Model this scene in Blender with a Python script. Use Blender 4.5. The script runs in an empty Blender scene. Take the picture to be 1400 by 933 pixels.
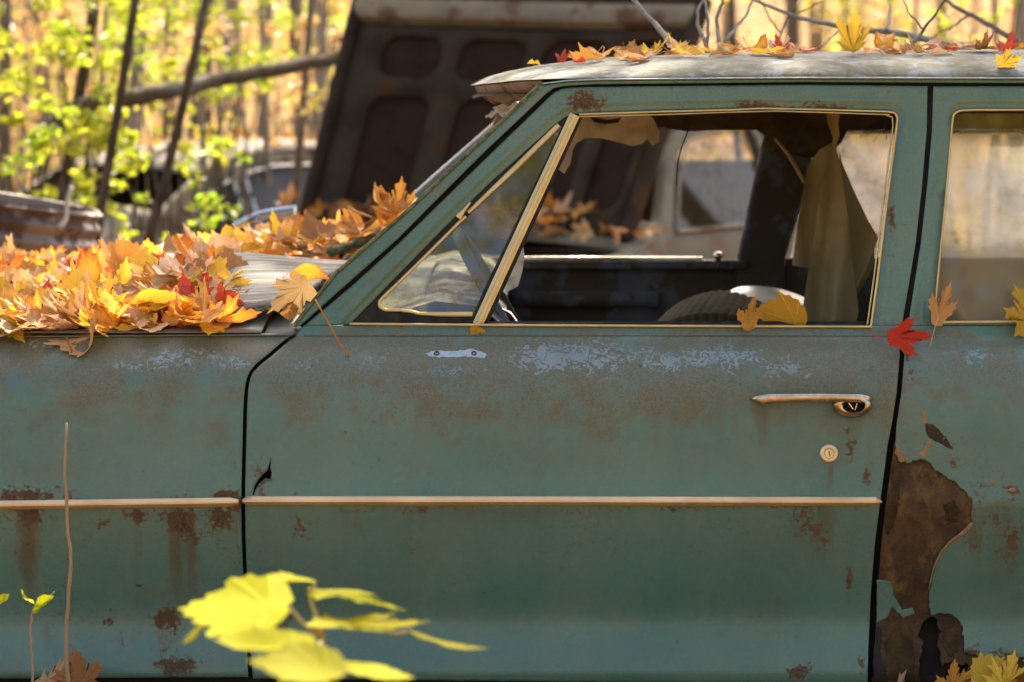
import bpy, bmesh, math, random
import numpy as np
from mathutils import Vector, Matrix, Euler, Quaternion, noise as mnoise
from mathutils.geometry import delaunay_2d_cdt

# ------------------------------------------------------------------ camera, sky, sun
S = 0.0012            # metres per photograph pixel on the plane of the car's side
D = 4.0               # camera to car side
ZC = 1.08             # camera height
HY = 130.0            # photograph row of the horizon
scene = bpy.context.scene
COL = scene.collection
cam_d = bpy.data.cameras.new("camera")
cam = bpy.data.objects.new("camera", cam_d); COL.objects.link(cam)
cam.location = (0, -D, ZC); cam.rotation_euler = (math.radians(90), 0, 0)
cam_d.sensor_width = 36; cam_d.lens = 36 * D / (1400 * S)
cam_d.shift_y = -(466.5 - HY) / 1400
cam_d.clip_start = 0.05; cam_d.clip_end = 900
cam_d.dof.use_dof = True; cam_d.dof.focus_distance = D + 0.03
cam_d.dof.aperture_fstop = 4.6
scene.camera = cam

TO_SUN = Vector((0.14, 0.755, 0.66)).normalized()
world = bpy.data.worlds.new("World"); scene.world = world; world.use_nodes = True
wn = world.node_tree
sky = wn.nodes.new('ShaderNodeTexSky'); sky.sky_type = 'NISHITA'; sky.sun_disc = False
sky.sun_elevation = math.asin(TO_SUN.z); sky.sun_rotation = math.atan2(TO_SUN.x, TO_SUN.y)
sky.dust_density = 5.5; sky.ozone_density = 0.25; sky.air_density = 0.8
wn.links.new(sky.outputs[0], wn.nodes['Background'].inputs[0])
wn.nodes['Background'].inputs[1].default_value = 0.13
sun_d = bpy.data.lights.new("sun", 'SUN'); sun_d.energy = 4.0; sun_d.angle = math.radians(0.5)
sun_d.color = (1.0, 0.90, 0.74)
sun = bpy.data.objects.new("sun", sun_d); COL.objects.link(sun)
sun.rotation_euler = TO_SUN.to_track_quat('Z', 'Y').to_euler(); sun.location = (-5, 8, 12)
vs = scene.view_settings
vs.view_transform = 'Standard'; vs.look = 'None'; vs.gamma = 1; vs.exposure = 2.2
vs.use_curve_mapping = False
scene.cycles.max_bounces = 8; scene.cycles.transparent_max_bounces = 24
scene.cycles.sample_clamp_indirect = 6
scene.cycles.caustics_reflective = False; scene.cycles.caustics_refractive = False

rng = random.Random(11)
U = rng.uniform

# ------------------------------------------------------------------ helpers
def P(px, py, d):
    """point seen at photograph pixel (px, py) at distance d from the camera plane"""
    k = S * d / D
    return Vector(((px - 700) * k, d - D, ZC + (HY - py) * k))

def lift(px, py, y):
    return P(px, py, D + y)

def link(name, me, mat=None, parent=None):
    o = bpy.data.objects.new(name, me); COL.objects.link(o)
    if mat is not None:
        if len(me.materials) == 0: me.materials.append(mat)
    if parent is not None: o.parent = parent
    return o

def mesh_from(verts, faces, smooth=True):
    me = bpy.data.meshes.new("m")
    me.from_pydata([tuple(v) for v in verts], [], faces)
    if smooth: me.polygons.foreach_set('use_smooth', [True] * len(me.polygons))
    me.update()
    return me

def empty(name, loc=(0, 0, 0)):
    o = bpy.data.objects.new(name, None); COL.objects.link(o); o.location = loc
    o.empty_display_size = 0.1
    return o

def tag(o, label=None, cat=None, group=None, kind=None):
    if label: o['label'] = label
    if cat: o['category'] = cat
    if group: o['group'] = group
    if kind: o['kind'] = kind
    return o

def spline(pts, n):
    """catmull-rom through pts -> n samples"""
    pts = [Vector(p) for p in pts]
    if len(pts) == 2:
        return [pts[0].lerp(pts[1], i / (n - 1)) for i in range(n)]
    out = []; m = len(pts) - 1
    for i in range(n):
        t = i / (n - 1) * m; k = min(int(t), m - 1); f = t - k
        p1, p2 = pts[k], pts[k + 1]
        p0 = pts[k - 1] if k > 0 else p1 * 2 - p2
        p3 = pts[k + 2] if k + 2 <= m else p2 * 2 - p1
        out.append(0.5 * ((2 * p1) + (p2 - p0) * f + (2 * p0 - 5 * p1 + 4 * p2 - p3) * f * f + (3 * p1 - p0 - 3 * p2 + p3) * f ** 3))
    return out

class MB:
    def __init__(s): s.v = []; s.f = []
    def add(s, verts, faces):
        b = len(s.v); s.v += [Vector(v) for v in verts]; s.f += [tuple(i + b for i in f) for f in faces]
    def box(s, c, size, rot=None):
        c = Vector(c); sx, sy, sz = [k / 2 for k in size]
        vs_ = [Vector((x, y, z)) for x in (-sx, sx) for y in (-sy, sy) for z in (-sz, sz)]
        if rot is not None: vs_ = [rot @ v for v in vs_]
        s.add([c + v for v in vs_], [(0, 1, 3, 2), (4, 6, 7, 5), (0, 4, 5, 1), (2, 3, 7, 6), (0, 2, 6, 4), (1, 5, 7, 3)])
    def tube(s, path, radii, seg=8, cap=True, flat=1.0, upv=None):
        n = len(path)
        if not hasattr(radii, '__len__'): radii = [radii] * n
        rings = []; prev = None
        for i in range(n):
            t = (path[min(i + 1, n - 1)] - path[max(i - 1, 0)])
            if t.length < 1e-9: t = Vector((0, 0, 1))
            t.normalize()
            if prev is None:
                a = upv or (Vector((0, 0, 1)) if abs(t.z) < 0.9 else Vector((0, 1, 0)))
                prev = (a - t * a.dot(t)).normalized()
            else:
                prev = (prev - t * prev.dot(t)); prev.normalize()
            b = t.cross(prev)
            rings.append([path[i] + (prev * math.cos(q) + b * math.sin(q) * flat) * radii[i] for q in [2 * math.pi * j / seg for j in range(seg)]])
        base = len(s.v)
        for r in rings: s.v += r
        for i in range(n - 1):
            for j in range(seg):
                a = base + i * seg + j; b2 = base + i * seg + (j + 1) % seg
                s.f.append((a, b2, b2 + seg, a + seg))
        if cap:
            s.f.append(tuple(base + j for j in range(seg))[::-1]); s.f.append(tuple(base + (n - 1) * seg + j for j in range(seg)))
    def sweep(s, path, section, U_=None, V_=None, closed_section=True, cap=True):
        """section = [(u,v)...]; U_, V_ fixed axes; scale list optional"""
        n = len(path); m = len(section); base = len(s.v)
        for p in path:
            for (u, v) in section: s.v.append(p + U_ * u + V_ * v)
        for i in range(n - 1):
            for j in range(m if closed_section else m - 1):
                a = base + i * m + j; b2 = base + i * m + (j + 1) % m
                s.f.append((a, b2, b2 + m, a + m))
        if cap and closed_section:
            s.f.append(tuple(base + j for j in range(m))[::-1]); s.f.append(tuple(base + (n - 1) * m + j for j in range(m)))
    def grid(s, nu, nv, fn, double=False):
        base = len(s.v)
        for i in range(nu):
            for j in range(nv): s.v.append(Vector(fn(i / (nu - 1), j / (nv - 1))))
        for i in range(nu - 1):
            for j in range(nv - 1):
                a = base + i * nv + j
                s.f.append((a, a + 1, a + nv + 1, a + nv))
    def lathe(s, prof, c, axis, seg=24):
        """prof [(r, h)] about axis through c"""
        axis = Vector(axis).normalized()
        a = Vector((1, 0, 0)) if abs(axis.x) < 0.9 else Vector((0, 0, 1))
        u = (a - axis * a.dot(axis)).normalized(); w = axis.cross(u); c = Vector(c)
        base = len(s.v); n = len(prof)
        for (r, h) in prof:
            for j in range(seg):
                q = 2 * math.pi * j / seg
                s.v.append(c + axis * h + (u * math.cos(q) + w * math.sin(q)) * r)
        for i in range(n - 1):
            for j in range(seg):
                k = base + i * seg + j; l = base + i * seg + (j + 1) % seg
                s.f.append((k, l, l + seg, k + seg))
        s.f.append(tuple(base + (n - 1) * seg + j for j in range(seg)))
    def build(s, name, mat=None, parent=None, smooth=True, sharp=None, bevel=None, solid=None):
        me = mesh_from(s.v, s.f, smooth)
        bm = bmesh.new(); bm.from_mesh(me); bmesh.ops.recalc_face_normals(bm, faces=bm.faces); bm.to_mesh(me); bm.free()
        if smooth and sharp is not None: me.set_sharp_from_angle(angle=math.radians(sharp))
        o = link(name, me, mat, parent)
        if solid:
            m = o.modifiers.new('s', 'SOLIDIFY'); m.thickness = solid; m.offset = 0
        if bevel:
            m = o.modifiers.new('b', 'BEVEL'); m.width = bevel; m.segments = 2; m.limit_method = 'ANGLE'
        return o

def densify(poly, step, closed=True):
    out = []; n = len(poly)
    for i in range(n if closed else n - 1):
        a = np.array(poly[i], float); b = np.array(poly[(i + 1) % n], float)
        k = max(1, int(round(np.linalg.norm(b - a) / step)))
        for j in range(k): out.append(a + (b - a) * j / k)
    if not closed: out.append(np.array(poly[-1], float))
    return np.array(out)

def smooth2(poly, n):
    return [(p.x, p.y) for p in spline([Vector((x, y, 0)) for x, y in poly], n)]

def pip(pts, poly):
    x, y = pts[:, 0], pts[:, 1]; inside = np.zeros(len(pts), bool); n = len(poly)
    for i in range(n):
        x1, y1 = poly[i]; x2, y2 = poly[(i + 1) % n]
        c = ((y1 > y) != (y2 > y))
        if y1 != y2:
            inside ^= c & (x < (x2 - x1) * (y - y1) / (y2 - y1) + x1)
    return inside

def seg_dist(pts, poly):
    d = np.full(len(pts), 1e9); n = len(poly)
    for i in range(n):
        a = np.array(poly[i]); b = np.array(poly[(i + 1) % n]); ab = b - a; L = ab @ ab
        if L < 1e-12: continue
        t = np.clip(((pts - a) @ ab) / L, 0, 1)
        q = a + t[:, None] * ab
        d = np.minimum(d, np.hypot(*(pts - q).T))
    return d

def panel(name, outline, holes, depth, mat, parent=None, step=6.0, edge=3.0, edge_drop=2.2, flange=0.014,
          wear=None, lifter=None, unit=None, flange_holes=True, bstep=None):
    """sheet-metal panel: outline and holes in photograph pixels, depth(pts)->metres; rolled edges and a flange."""
    lifter = lifter or lift; u = unit or S
    bstep = bstep or step
    loops = [densify(outline, bstep)] + [densify(h, bstep) for h in holes]
    pts = []; edges = []
    for lp in loops:
        b = len(pts); pts += [tuple(p) for p in lp]
        edges += [(b + i, b + (i + 1) % len(lp)) for i in range(len(lp))]
    nb = len(pts)
    x0, y0 = loops[0].min(0); x1, y1 = loops[0].max(0)
    gx, gy = np.meshgrid(np.arange(x0 + step / 2, x1, step), np.arange(y0 + step / 2, y1, step))
    g = np.stack([gx.ravel(), gy.ravel()], 1)
    dist = np.full(len(g), 1e9)
    ins = pip(g, loops[0])
    for lp in loops: dist = np.minimum(dist, seg_dist(g, lp))
    for lp in loops[1:]: ins &= ~pip(g, lp)
    g = g[ins & (dist > max(edge * 1.3, step * 0.4))]
    ring = []
    if edge > 0:
        for lp in loops:
            nx = np.roll(lp, -1, 0) - np.roll(lp, 1, 0); nx /= np.maximum(np.linalg.norm(nx, axis=1), 1e-9)[:, None]
            nrm = np.stack([-nx[:, 1], nx[:, 0]], 1)
            for f in (0.4, 1.0):
                for sg in (1, -1):
                    q = lp + nrm * sg * edge * f
                    ok = pip(q, loops[0])
                    for l2 in loops[1:]: ok &= ~pip(q, l2)
                    dq = np.full(len(q), 1e9)
                    for l2 in loops: dq = np.minimum(dq, seg_dist(q, l2))
                    ring.append(q[ok & (dq > edge * f * 0.8)])
    allp = pts + [tuple(p) for p in g] + [tuple(p) for r in ring for p in r]
    res = delaunay_2d_cdt([Vector(p) for p in allp], edges, [], 0, 1e-4)
    V = np.array([(v.x, v.y) for v in res[0]]); F = np.array([f for f in res[2]])
    cen = V[F].mean(1)
    keep = pip(cen, loops[0])
    for lp in loops[1:]: keep &= ~pip(cen, lp)
    F = F[keep]
    dd = np.full(len(V), 1e9)
    for lp in loops: dd = np.minimum(dd, seg_dist(V, lp))
    y = depth(V)
    if edge > 0:
        t = np.clip(1 - dd / edge, 0, 1)
        y = y + edge_drop * u * (1 - np.sqrt(1 - np.minimum(t, 0.98) ** 2))
    W = [lifter(V[i, 0], V[i, 1], y[i]) for i in range(len(V))]
    faces = [tuple(int(k) for k in f) for f in F]
    # orientation: face the camera (-y)
    a, b, c = [np.array(W[k]) for k in faces[0]]
    # flange on boundary
    from collections import Counter
    ec = Counter()
    for f in faces:
        for k in range(3): ec[tuple(sorted((f[k], f[(k + 1) % 3])))] += 1
    W2 = list(W); VV = list(map(tuple, V)); mp = {}
    for f in list(faces):
        for k in range(3):
            i, j = f[k], f[(k + 1) % 3]
            if ec[tuple(sorted((i, j)))] == 1 and flange:
                for q in (i, j):
                    if q not in mp:
                        mp[q] = (len(W2), len(W2) + 1)
                        W2.append(W[q].copy()); VV.append(VV[q])
                        W2.append(lifter(V[q, 0], V[q, 1], y[q] + flange)); VV.append(VV[q])
                faces.append((mp[j][0], mp[i][0], mp[i][1])); faces.append((mp[j][0], mp[i][1], mp[j][1]))
    me = mesh_from(W2, faces, True)
    bm = bmesh.new(); bm.from_mesh(me); bmesh.ops.recalc_face_normals(bm, faces=bm.faces); bm.to_mesh(me); bm.free()
    n = me.polygons[0].normal
    if n.y > 0:
        me.flip_normals()
    if wear is not None:
        at = me.color_attributes.new('wear', 'FLOAT_COLOR', 'POINT')
        arr = wear(np.array(VV)).astype(np.float32)
        at.data.foreach_set('color', arr.ravel())
    return link(name, me, mat, parent)

# ------------------------------------------------------------------ material helpers
class NT:
    def __init__(s, name):
        s.m = bpy.data.materials.new(name); s.m.use_nodes = True
        s.t = s.m.node_tree; s.t.nodes.clear()
        s.out = s.t.nodes.new('ShaderNodeOutputMaterial')
    def n(s, typ, **kw):
        nd = s.t.nodes.new('ShaderNode' + typ)
        for k, v in kw.items():
            if k.startswith('i_'):
                key = k[2:].replace('_', ' ')
                s.set(nd.inputs[key] if not key.isdigit() else nd.inputs[int(key)], v)
            else: setattr(nd, k, v)
        return nd
    def set(s, inp, v):
        if isinstance(v, bpy.types.NodeSocket): s.t.links.new(v, inp)
        elif isinstance(v, bpy.types.Node): s.t.links.new(v.outputs[0], inp)
        else:
            if hasattr(inp.default_value, '__len__') and hasattr(v, '__len__') and len(inp.default_value) == 4 and len(v) == 3: v = (*v, 1)
            inp.default_value = v
    def math(s, op, a, b=0.0, c=0.0, clamp=False):
        nd = s.t.nodes.new('ShaderNodeMath'); nd.operation = op; nd.use_clamp = clamp
        s.set(nd.inputs[0], a); s.set(nd.inputs[1], b); s.set(nd.inputs[2], c); return nd.outputs[0]
    def step(s, v, lo, hi, a=0.0, b=1.0):
        nd = s.t.nodes.new('ShaderNodeMapRange'); nd.clamp = True; nd.interpolation_type = 'SMOOTHSTEP'
        s.set(nd.inputs[0], v); nd.inputs[1].default_value = lo; nd.inputs[2].default_value = hi
        nd.inputs[3].default_value = a; nd.inputs[4].default_value = b; return nd.outputs[0]
    def mix(s, f, a, b):
        nd = s.t.nodes.new('ShaderNodeMix'); nd.data_type = 'RGBA'
        s.set(nd.inputs[0], f); s.set(nd.inputs[6], a); s.set(nd.inputs[7], b); return nd.outputs[2]
    def mixf(s, f, a, b):
        nd = s.t.nodes.new('ShaderNodeMix'); nd.data_type = 'FLOAT'
        s.set(nd.inputs[0], f); s.set(nd.inputs[2], a); s.set(nd.inputs[3], b); return nd.outputs[0]
    def noise(s, vec, scale, detail=4, rough=0.55, dist=0.0):
        nd = s.t.nodes.new('ShaderNodeTexNoise'); s.set(nd.inputs['Vector'], vec)
        nd.inputs['Scale'].default_value = scale; nd.inputs['Detail'].default_value = detail
        nd.inputs['Roughness'].default_value = rough; nd.inputs['Distortion'].default_value = dist
        return nd.outputs[0]
    def coord(s, kind='Object'):
        return s.t.nodes.new('ShaderNodeTexCoord').outputs[kind]
    def scale(s, vec, sc):
        nd = s.t.nodes.new('ShaderNodeMapping'); s.set(nd.inputs[0], vec); nd.inputs['Scale'].default_value = sc; return nd.outputs[0]
    def bump(s, h, strength=0.3, dist=0.001):
        nd = s.t.nodes.new('ShaderNodeBump'); s.set(nd.inputs['Height'], h)
        nd.inputs['Strength'].default_value = strength; nd.inputs['Distance'].default_value = dist; return nd.outputs[0]
    def finish(s, shader):
        s.t.links.new(shader, s.out.inputs[0]); return s.m
    def bsdf(s, **kw):
        nd = s.t.nodes.new('ShaderNodeBsdfPrincipled')
        for k, v in kw.items(): s.set(nd.inputs[k.replace('_', ' ')], v)
        return nd.outputs[0]

def m_plain(name, c1, c2, rough=0.6, metal=0.0, sc=20, bump=0.2, bsc=80, rust=None, rust_amt=0.5, bdist=0.002, coat=0.0, spec=0.3):
    t = NT(name); co = t.coord()
    n = t.noise(co, sc, 5, 0.6)
    col = t.mix(t.step(n, 0.35, 0.65), c1, c2)
    r = rough
    if rust:
        rn = t.noise(co, sc * 0.6 + 3, 7, 0.65)
        f = t.step(rn, 1 - rust_amt - 0.03, 1 - rust_amt + 0.05)
        col = t.mix(f, col, rust); r = t.mixf(f, rough, 0.9)
        if metal: metal = t.mixf(f, metal, 0.0)
    b = t.bump(t.noise(co, bsc, 5, 0.6), bump, bdist)
    return t.finish(t.bsdf(Base_Color=col, Roughness=r, Metallic=metal, Normal=b, Coat_Weight=coat, Specular_IOR_Level=spec))

def m_paint(name, base1, base2, film=(0.165, 0.145, 0.078), blue=(0.24, 0.31, 0.325)):
    t = NT(name); co = t.coord()
    at = t.n('Attribute', attribute_name='wear')
    sep = t.n('SeparateColor', i_Color=at.outputs['Color'])
    R, G, B, A = sep.outputs[0], sep.outputs[1], sep.outputs[2], at.outputs['Alpha']
    nbig = t.noise(co, 3.2, 4, 0.55); nA = t.noise(co, 26, 8, 0.68); nB = t.noise(co, 150, 6, 0.7)
    nM = t.noise(co, 9, 6, 0.62)
    col = t.mix(t.step(nbig, 0.35, 0.65), base1, base2)
    # fine chalky mottling
    col = t.mix(t.math('MULTIPLY', t.step(nB, 0.52, 0.72), 0.35), col, (0.055, 0.065, 0.05))
    col = t.mix(t.math('MULTIPLY', t.step(nB, 0.46, 0.30), 0.30), col, (0.16, 0.22, 0.20))
    # thin road dust, patchy, with faint run marks
    nR = t.noise(t.scale(co, (28, 28, 2.2)), 1.0, 5, 0.6); nD = t.noise(co, 5.5, 7, 0.68)
    du = t.math('ADD', t.math('MULTIPLY', nD, 0.9), t.math('MULTIPLY', nR, 0.5))
    col = t.mix(t.step(du, 0.45, 0.95, 0.04, 0.30), col, (0.195, 0.180, 0.115))
    # dark lichen specks in loose clusters
    nL = t.noise(co, 190, 3, 0.6); nK = t.noise(co, 7.5, 4, 0.6)
    lk = t.math('MULTIPLY', t.step(nL, 0.60, 0.66), t.step(nK, 0.50, 0.64))
    col = t.mix(t.math('MULTIPLY', lk, 0.7), col, (0.045, 0.042, 0.022))
    # brown film of dirt and lichen
    f = t.math('ADD', G, t.math('MULTIPLY', t.math('SUBTRACT', nM, 0.5), 1.7))
    f = t.math('ADD', f, t.math('MULTIPLY', t.math('SUBTRACT', nA, 0.5), 1.3))
    f = t.math('ADD', f, t.math('MULTIPLY', t.math('SUBTRACT', nB, 0.5), 1.1))
    ff = t.math('MULTIPLY', t.step(f, 0.22, 0.85), 0.85)
    nF = t.noise(co, 320, 4, 0.7)
    fcol = t.mix(t.step(nF, 0.35, 0.65), film, (0.085, 0.078, 0.045)); fcol = t.mix(t.math('MULTIPLY', t.step(nA, 0.52, 0.66), 0.6), fcol, (0.125, 0.10, 0.040))
    col = t.mix(ff, col, fcol)
    # vertical streaks
    stv = t.scale(co, (70, 70, 1.6)); ns = t.noise(stv, 1.0, 3, 0.5)
    stv2 = t.scale(co, (260, 200, 5)); ns2 = t.noise(stv2, 1.0, 3, 0.6)
    st = t.math('ADD', t.math('MULTIPLY', A, 1.0), t.math('MULTIPLY', t.math('SUBTRACT', ns, 0.5), 0.9))
    st = t.math('ADD', st, t.math('MULTIPLY', t.math('SUBTRACT', ns2, 0.5), 0.35))
    stf = t.math('MULTIPLY', t.step(st, 0.10, 0.85), 0.8)
    col = t.mix(stf, col, (0.085, 0.060, 0.028))
    # blue oxidised flakes with contour edges
    nC = t.noise(t.scale(co, (1, 1, 1.15)), 34, 7, 0.60, 0.35)
    pp = t.math('PINGPONG', t.math('MULTIPLY', nC, 14.0), 1.0)
    nS = t.noise(co, 60, 4, 0.6, 0.8)
    bl = t.math('ADD', B, t.math('MULTIPLY', t.math('SUBTRACT', nC, 0.5), 1.7))
    bl = t.math('ADD', bl, t.math('MULTIPLY', t.math('SUBTRACT', pp, 0.5), 0.85))
    bl = t.math('ADD', bl, t.math('MULTIPLY', t.math('SUBTRACT', nS, 0.5), 0.5))
    bf = t.math('MULTIPLY', t.step(bl, 0.52, 0.66), t.step(B, 0.02, 0.2))
    bcol = t.mix(t.step(nA, 0.35, 0.65), blue, (0.18, 0.24, 0.26))
    col = t.mix(t.math('MULTIPLY', bf, 0.7), col, bcol)
    # specks
    sp = t.step(t.noise(co, 75, 3, 0.5), 0.735, 0.765)
    col = t.mix(t.math('MULTIPLY', sp, 0.8), col, (0.035, 0.022, 0.012))
    # rust
    rr = t.math('ADD', R, t.math('MULTIPLY', t.math('SUBTRACT', nA, 0.5), 2.2))
    rr = t.math('ADD', rr, t.math('MULTIPLY', t.math('SUBTRACT', nB, 0.5), 2.4))
    rf = t.math('MULTIPLY', t.step(rr, 0.44, 0.62), t.step(R, 0.02, 0.12))
    halo = t.math('MULTIPLY', t.math('MULTIPLY', t.step(rr, 0.30, 0.52), t.step(R, 0.02, 0.12)), 0.45)
    col = t.mix(halo, col, (0.11, 0.075, 0.035))
    rc = t.mix(t.step(nB, 0.35, 0.65), (0.040, 0.022, 0.010), (0.115, 0.066, 0.026))
    rc = t.mix(t.step(nM, 0.45, 0.7), rc, (0.075, 0.042, 0.018))
    col = t.mix(rf, col, rc)
    rough = t.mixf(ff, 0.26, 0.55); rough = t.mixf(bf, rough, 0.6); rough = t.mixf(rf, rough, 0.92)
    rough = t.math('ADD', rough, t.math('MULTIPLY', t.math('SUBTRACT', nB, 0.5), 0.25))
    h = t.math('ADD', t.math('MULTIPLY', rf, -0.6), t.math('MULTIPLY', nB, 0.25))
    h = t.math('ADD', h, t.math('MULTIPLY', bf, -0.25)); h = t.math('ADD', h, t.math('MULTIPLY', t.math('MULTIPLY', nB, rf), 1.2))
    return t.finish(t.bsdf(Base_Color=col, Roughness=rough, Normal=t.bump(h, 0.35, 0.0012), Specular_IOR_Level=0.45))

def m_leaf(name, c1, c2, trans=0.4, spot=(0.10, 0.045, 0.015), spots=0.3, vein=None, edge=None, spec=0.2):
    t = NT(name); co = t.coord(); oi = t.n('ObjectInfo')
    rv = t.n('Mapping', i_0=co); s_ = t.n('CombineXYZ', i_0=oi.outputs['Random'], i_1=oi.outputs['Random'])
    sc_ = t.n('VectorMath', operation='SCALE'); t.set(sc_.inputs[0], s_); sc_.inputs['Scale'].default_value = 40
    t.set(rv.inputs['Location'], sc_)
    at = t.n('Attribute', attribute_name='leaf'); sep = t.n('SeparateColor', i_Color=at.outputs['Color'])
    n1 = t.noise(rv, 18, 5, 0.6); n2 = t.noise(rv, 90, 5, 0.65)
    mixv = t.math('ADD', t.math('MULTIPLY', n1, 0.9), t.math('MULTIPLY', oi.outputs['Random'], 0.55))
    col = t.mix(t.step(mixv, 0.45, 1.0), c1, c2)
    if edge: col = t.mix(t.math('MULTIPLY', t.step(t.math('ADD', sep.outputs[1], t.math('MULTIPLY', n1, 0.6)), 0.95, 1.35), 0.85), col, edge)
    col = t.mix(t.math('MULTIPLY', t.step(n2, 0.60, 0.68), spots), col, spot)
    col = t.mix(t.math('MULTIPLY', t.step(n1, 0.64, 0.72), spots), col, spot)
    vc = vein or tuple(min(1, k * 1.35 + 0.03) for k in c1)
    col = t.mix(t.math('MULTIPLY', t.step(sep.outputs[0], 0.72, 0.97), 0.75), col, vc)
    col = t.mix(t.math('MULTIPLY', t.step(t.noise(rv, 45, 6, 0.7), 0.48, 0.62), 0.35), col, tuple(k * 0.55 for k in c2))
    hsv = t.n('HueSaturation', i_Color=col); t.set(hsv.inputs['Value'], t.math('ADD', t.math('MULTIPLY', t.math('FRACT', t.math('MULTIPLY', oi.outputs['Random'], 7.31)), 0.5), 0.72))
    col = hsv.outputs[0]
    h = t.math('ADD', t.math('MULTIPLY', sep.outputs[0], -0.8), t.math('MULTIPLY', n2, 0.5))
    nb = t.bump(h, 0.5, 0.002)
    p = t.bsdf(Base_Color=col, Roughness=0.55, Normal=nb, Specular_IOR_Level=spec)
    tr = t.n('BsdfTranslucent', i_Color=col, i_Normal=nb)
    mx = t.n('MixShader', i_0=trans); t.set(mx.inputs[1], p); t.set(mx.inputs[2], tr)
    return t.finish(mx.outputs[0])

def m_foliage(name, cols, trans=0.5):
    """leaf clouds: per-leaf random in attribute rnd"""
    t = NT(name)
    at = t.n('Attribute', attribute_name='rnd'); sep = t.n('SeparateColor', i_Color=at.outputs['Color'])
    oi = t.n('ObjectInfo')
    rp = t.n('ValToRGB'); cr = rp.color_ramp
    while len(cr.elements) < len(cols): cr.elements.new(0.5)
    for i, c in enumerate(cols):
        cr.elements[i].position = i / (len(cols) - 1); cr.elements[i].color = (*c, 1)
    t.set(rp.inputs[0], sep.outputs[0])
    hsv = t.n('HueSaturation', i_Color=rp.outputs[0]); t.set(hsv.inputs['Value'], t.math('ADD', t.math('MULTIPLY', sep.outputs[1], 0.6), 0.7))
    t.set(hsv.inputs['Hue'], t.math('ADD', t.math('MULTIPLY', oi.outputs['Random'], 0.03), 0.485))
    p = t.bsdf(Base_Color=hsv.outputs[0], Roughness=0.42, Specular_IOR_Level=0.3)
    tr = t.n('BsdfTranslucent', i_Color=hsv.outputs[0])
    mx = t.n('MixShader', i_0=trans); t.set(mx.inputs[1], p); t.set(mx.inputs[2], tr)
    return t.finish(mx.outputs[0])

def m_bark(name, c1, c2):
    t = NT(name); co = t.coord()
    v = t.scale(co, (1, 1, 0.22)); n = t.noise(v, 40, 6, 0.65); n2 = t.noise(co, 3, 4, 0.6)
    col = t.mix(t.step(n, 0.35, 0.65), c1, c2)
    col = t.mix(t.math('MULTIPLY', t.step(n2, 0.55, 0.7), 0.5), col, (0.30, 0.30, 0.24))
    return t.finish(t.bsdf(Base_Color=col, Roughness=0.9, Normal=t.bump(n, 0.7, 0.01), Specular_IOR_Level=0.08))

def m_glass(name, tint=(0.92, 0.93, 0.85), dirt=(0.30, 0.25, 0.15), amount=0.35, sc=8, lowz=None, ior=1.5, refl=2.4):
    """thin old glass: clear pane with a film of dried dirt"""
    t = NT(name); co = t.coord()
    n = t.noise(co, sc, 7, 0.68); n2 = t.noise(co, sc * 9, 6, 0.7)
    f = t.math('ADD', t.math('MULTIPLY', n, 0.65), t.math('MULTIPLY', n2, 0.35))
    f = t.step(f, 0.66 - amount * 0.5, 0.74 - amount * 0.12, 0.06, 0.82)
    if lowz is not None:
        sx = t.n('SeparateXYZ', i_0=co)
        g = t.step(t.math('ADD', sx.outputs[2], t.math('MULTIPLY', t.math('SUBTRACT', n, 0.5), 0.05)), lowz[1], lowz[0], 0, lowz[2])
        f = t.math('MAXIMUM', f, g)
    tr = t.n('BsdfTransparent', i_Color=tint)
    gl = t.n('BsdfGlossy', i_Roughness=0.03)
    fr = t.n('Fresnel', i_IOR=ior)
    mx = t.n('MixShader', i_0=t.math('MULTIPLY', fr.outputs[0], refl, clamp=True) if refl > 1 else refl); t.set(mx.inputs[1], tr); t.set(mx.inputs[2], gl)
    df = t.n('BsdfDiffuse', i_Color=dirt); tl = t.n('BsdfTranslucent', i_Color=dirt)
    m2 = t.n('MixShader', i_0=0.55); t.set(m2.inputs[1], df); t.set(m2.inputs[2], tl)
    m3 = t.n('MixShader', i_0=f); t.set(m3.inputs[1], mx); t.set(m3.inputs[2], m2)
    return t.finish(m3.outputs[0])

# ------------------------------------------------------------------ materials
TEAL = m_paint('teal_paint', (0.056, 0.146, 0.112), (0.076, 0.180, 0.138))
M_DARK = m_plain('dark_cavity', (0.018, 0.016, 0.014), (0.03, 0.024, 0.018), 0.95, bump=0.1)
M_RUBBER = m_plain('old_rubber', (0.012, 0.011, 0.010), (0.035, 0.028, 0.018), 0.8, sc=60, bump=0.4)
M_GOLD = m_plain('gold_anodised_trim', (0.66, 0.50, 0.22), (0.55, 0.42, 0.18), 0.36, 0.4, sc=30, bump=0.15, bsc=200, bdist=0.0005, rust=(0.10, 0.07, 0.03), rust_amt=0.28)
M_PEACH = m_plain('bronze_side_trim', (0.74, 0.52, 0.28), (0.64, 0.43, 0.22), 0.34, 0.45, sc=14, bump=0.1, bsc=200, bdist=0.0004)
M_CHROME = m_plain('dull_chrome', (0.62, 0.60, 0.57), (0.50, 0.46, 0.40), 0.22, 1.0, sc=40, bump=0.1, bsc=200, bdist=0.0005, rust=(0.16, 0.09, 0.04), rust_amt=0.36)
M_HANDLE = m_plain('pitted_handle_metal', (0.58, 0.48, 0.36), (0.42, 0.32, 0.20), 0.26, 0.95, sc=60, bump=0.25, bsc=260, bdist=0.0006, rust=(0.16, 0.10, 0.045), rust_amt=0.36)
M_LOCK = m_plain('lock_metal', (0.70, 0.58, 0.36), (0.55, 0.45, 0.27), 0.38, 0.7, sc=50, bump=0.1, bsc=200, bdist=0.0005)
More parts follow.
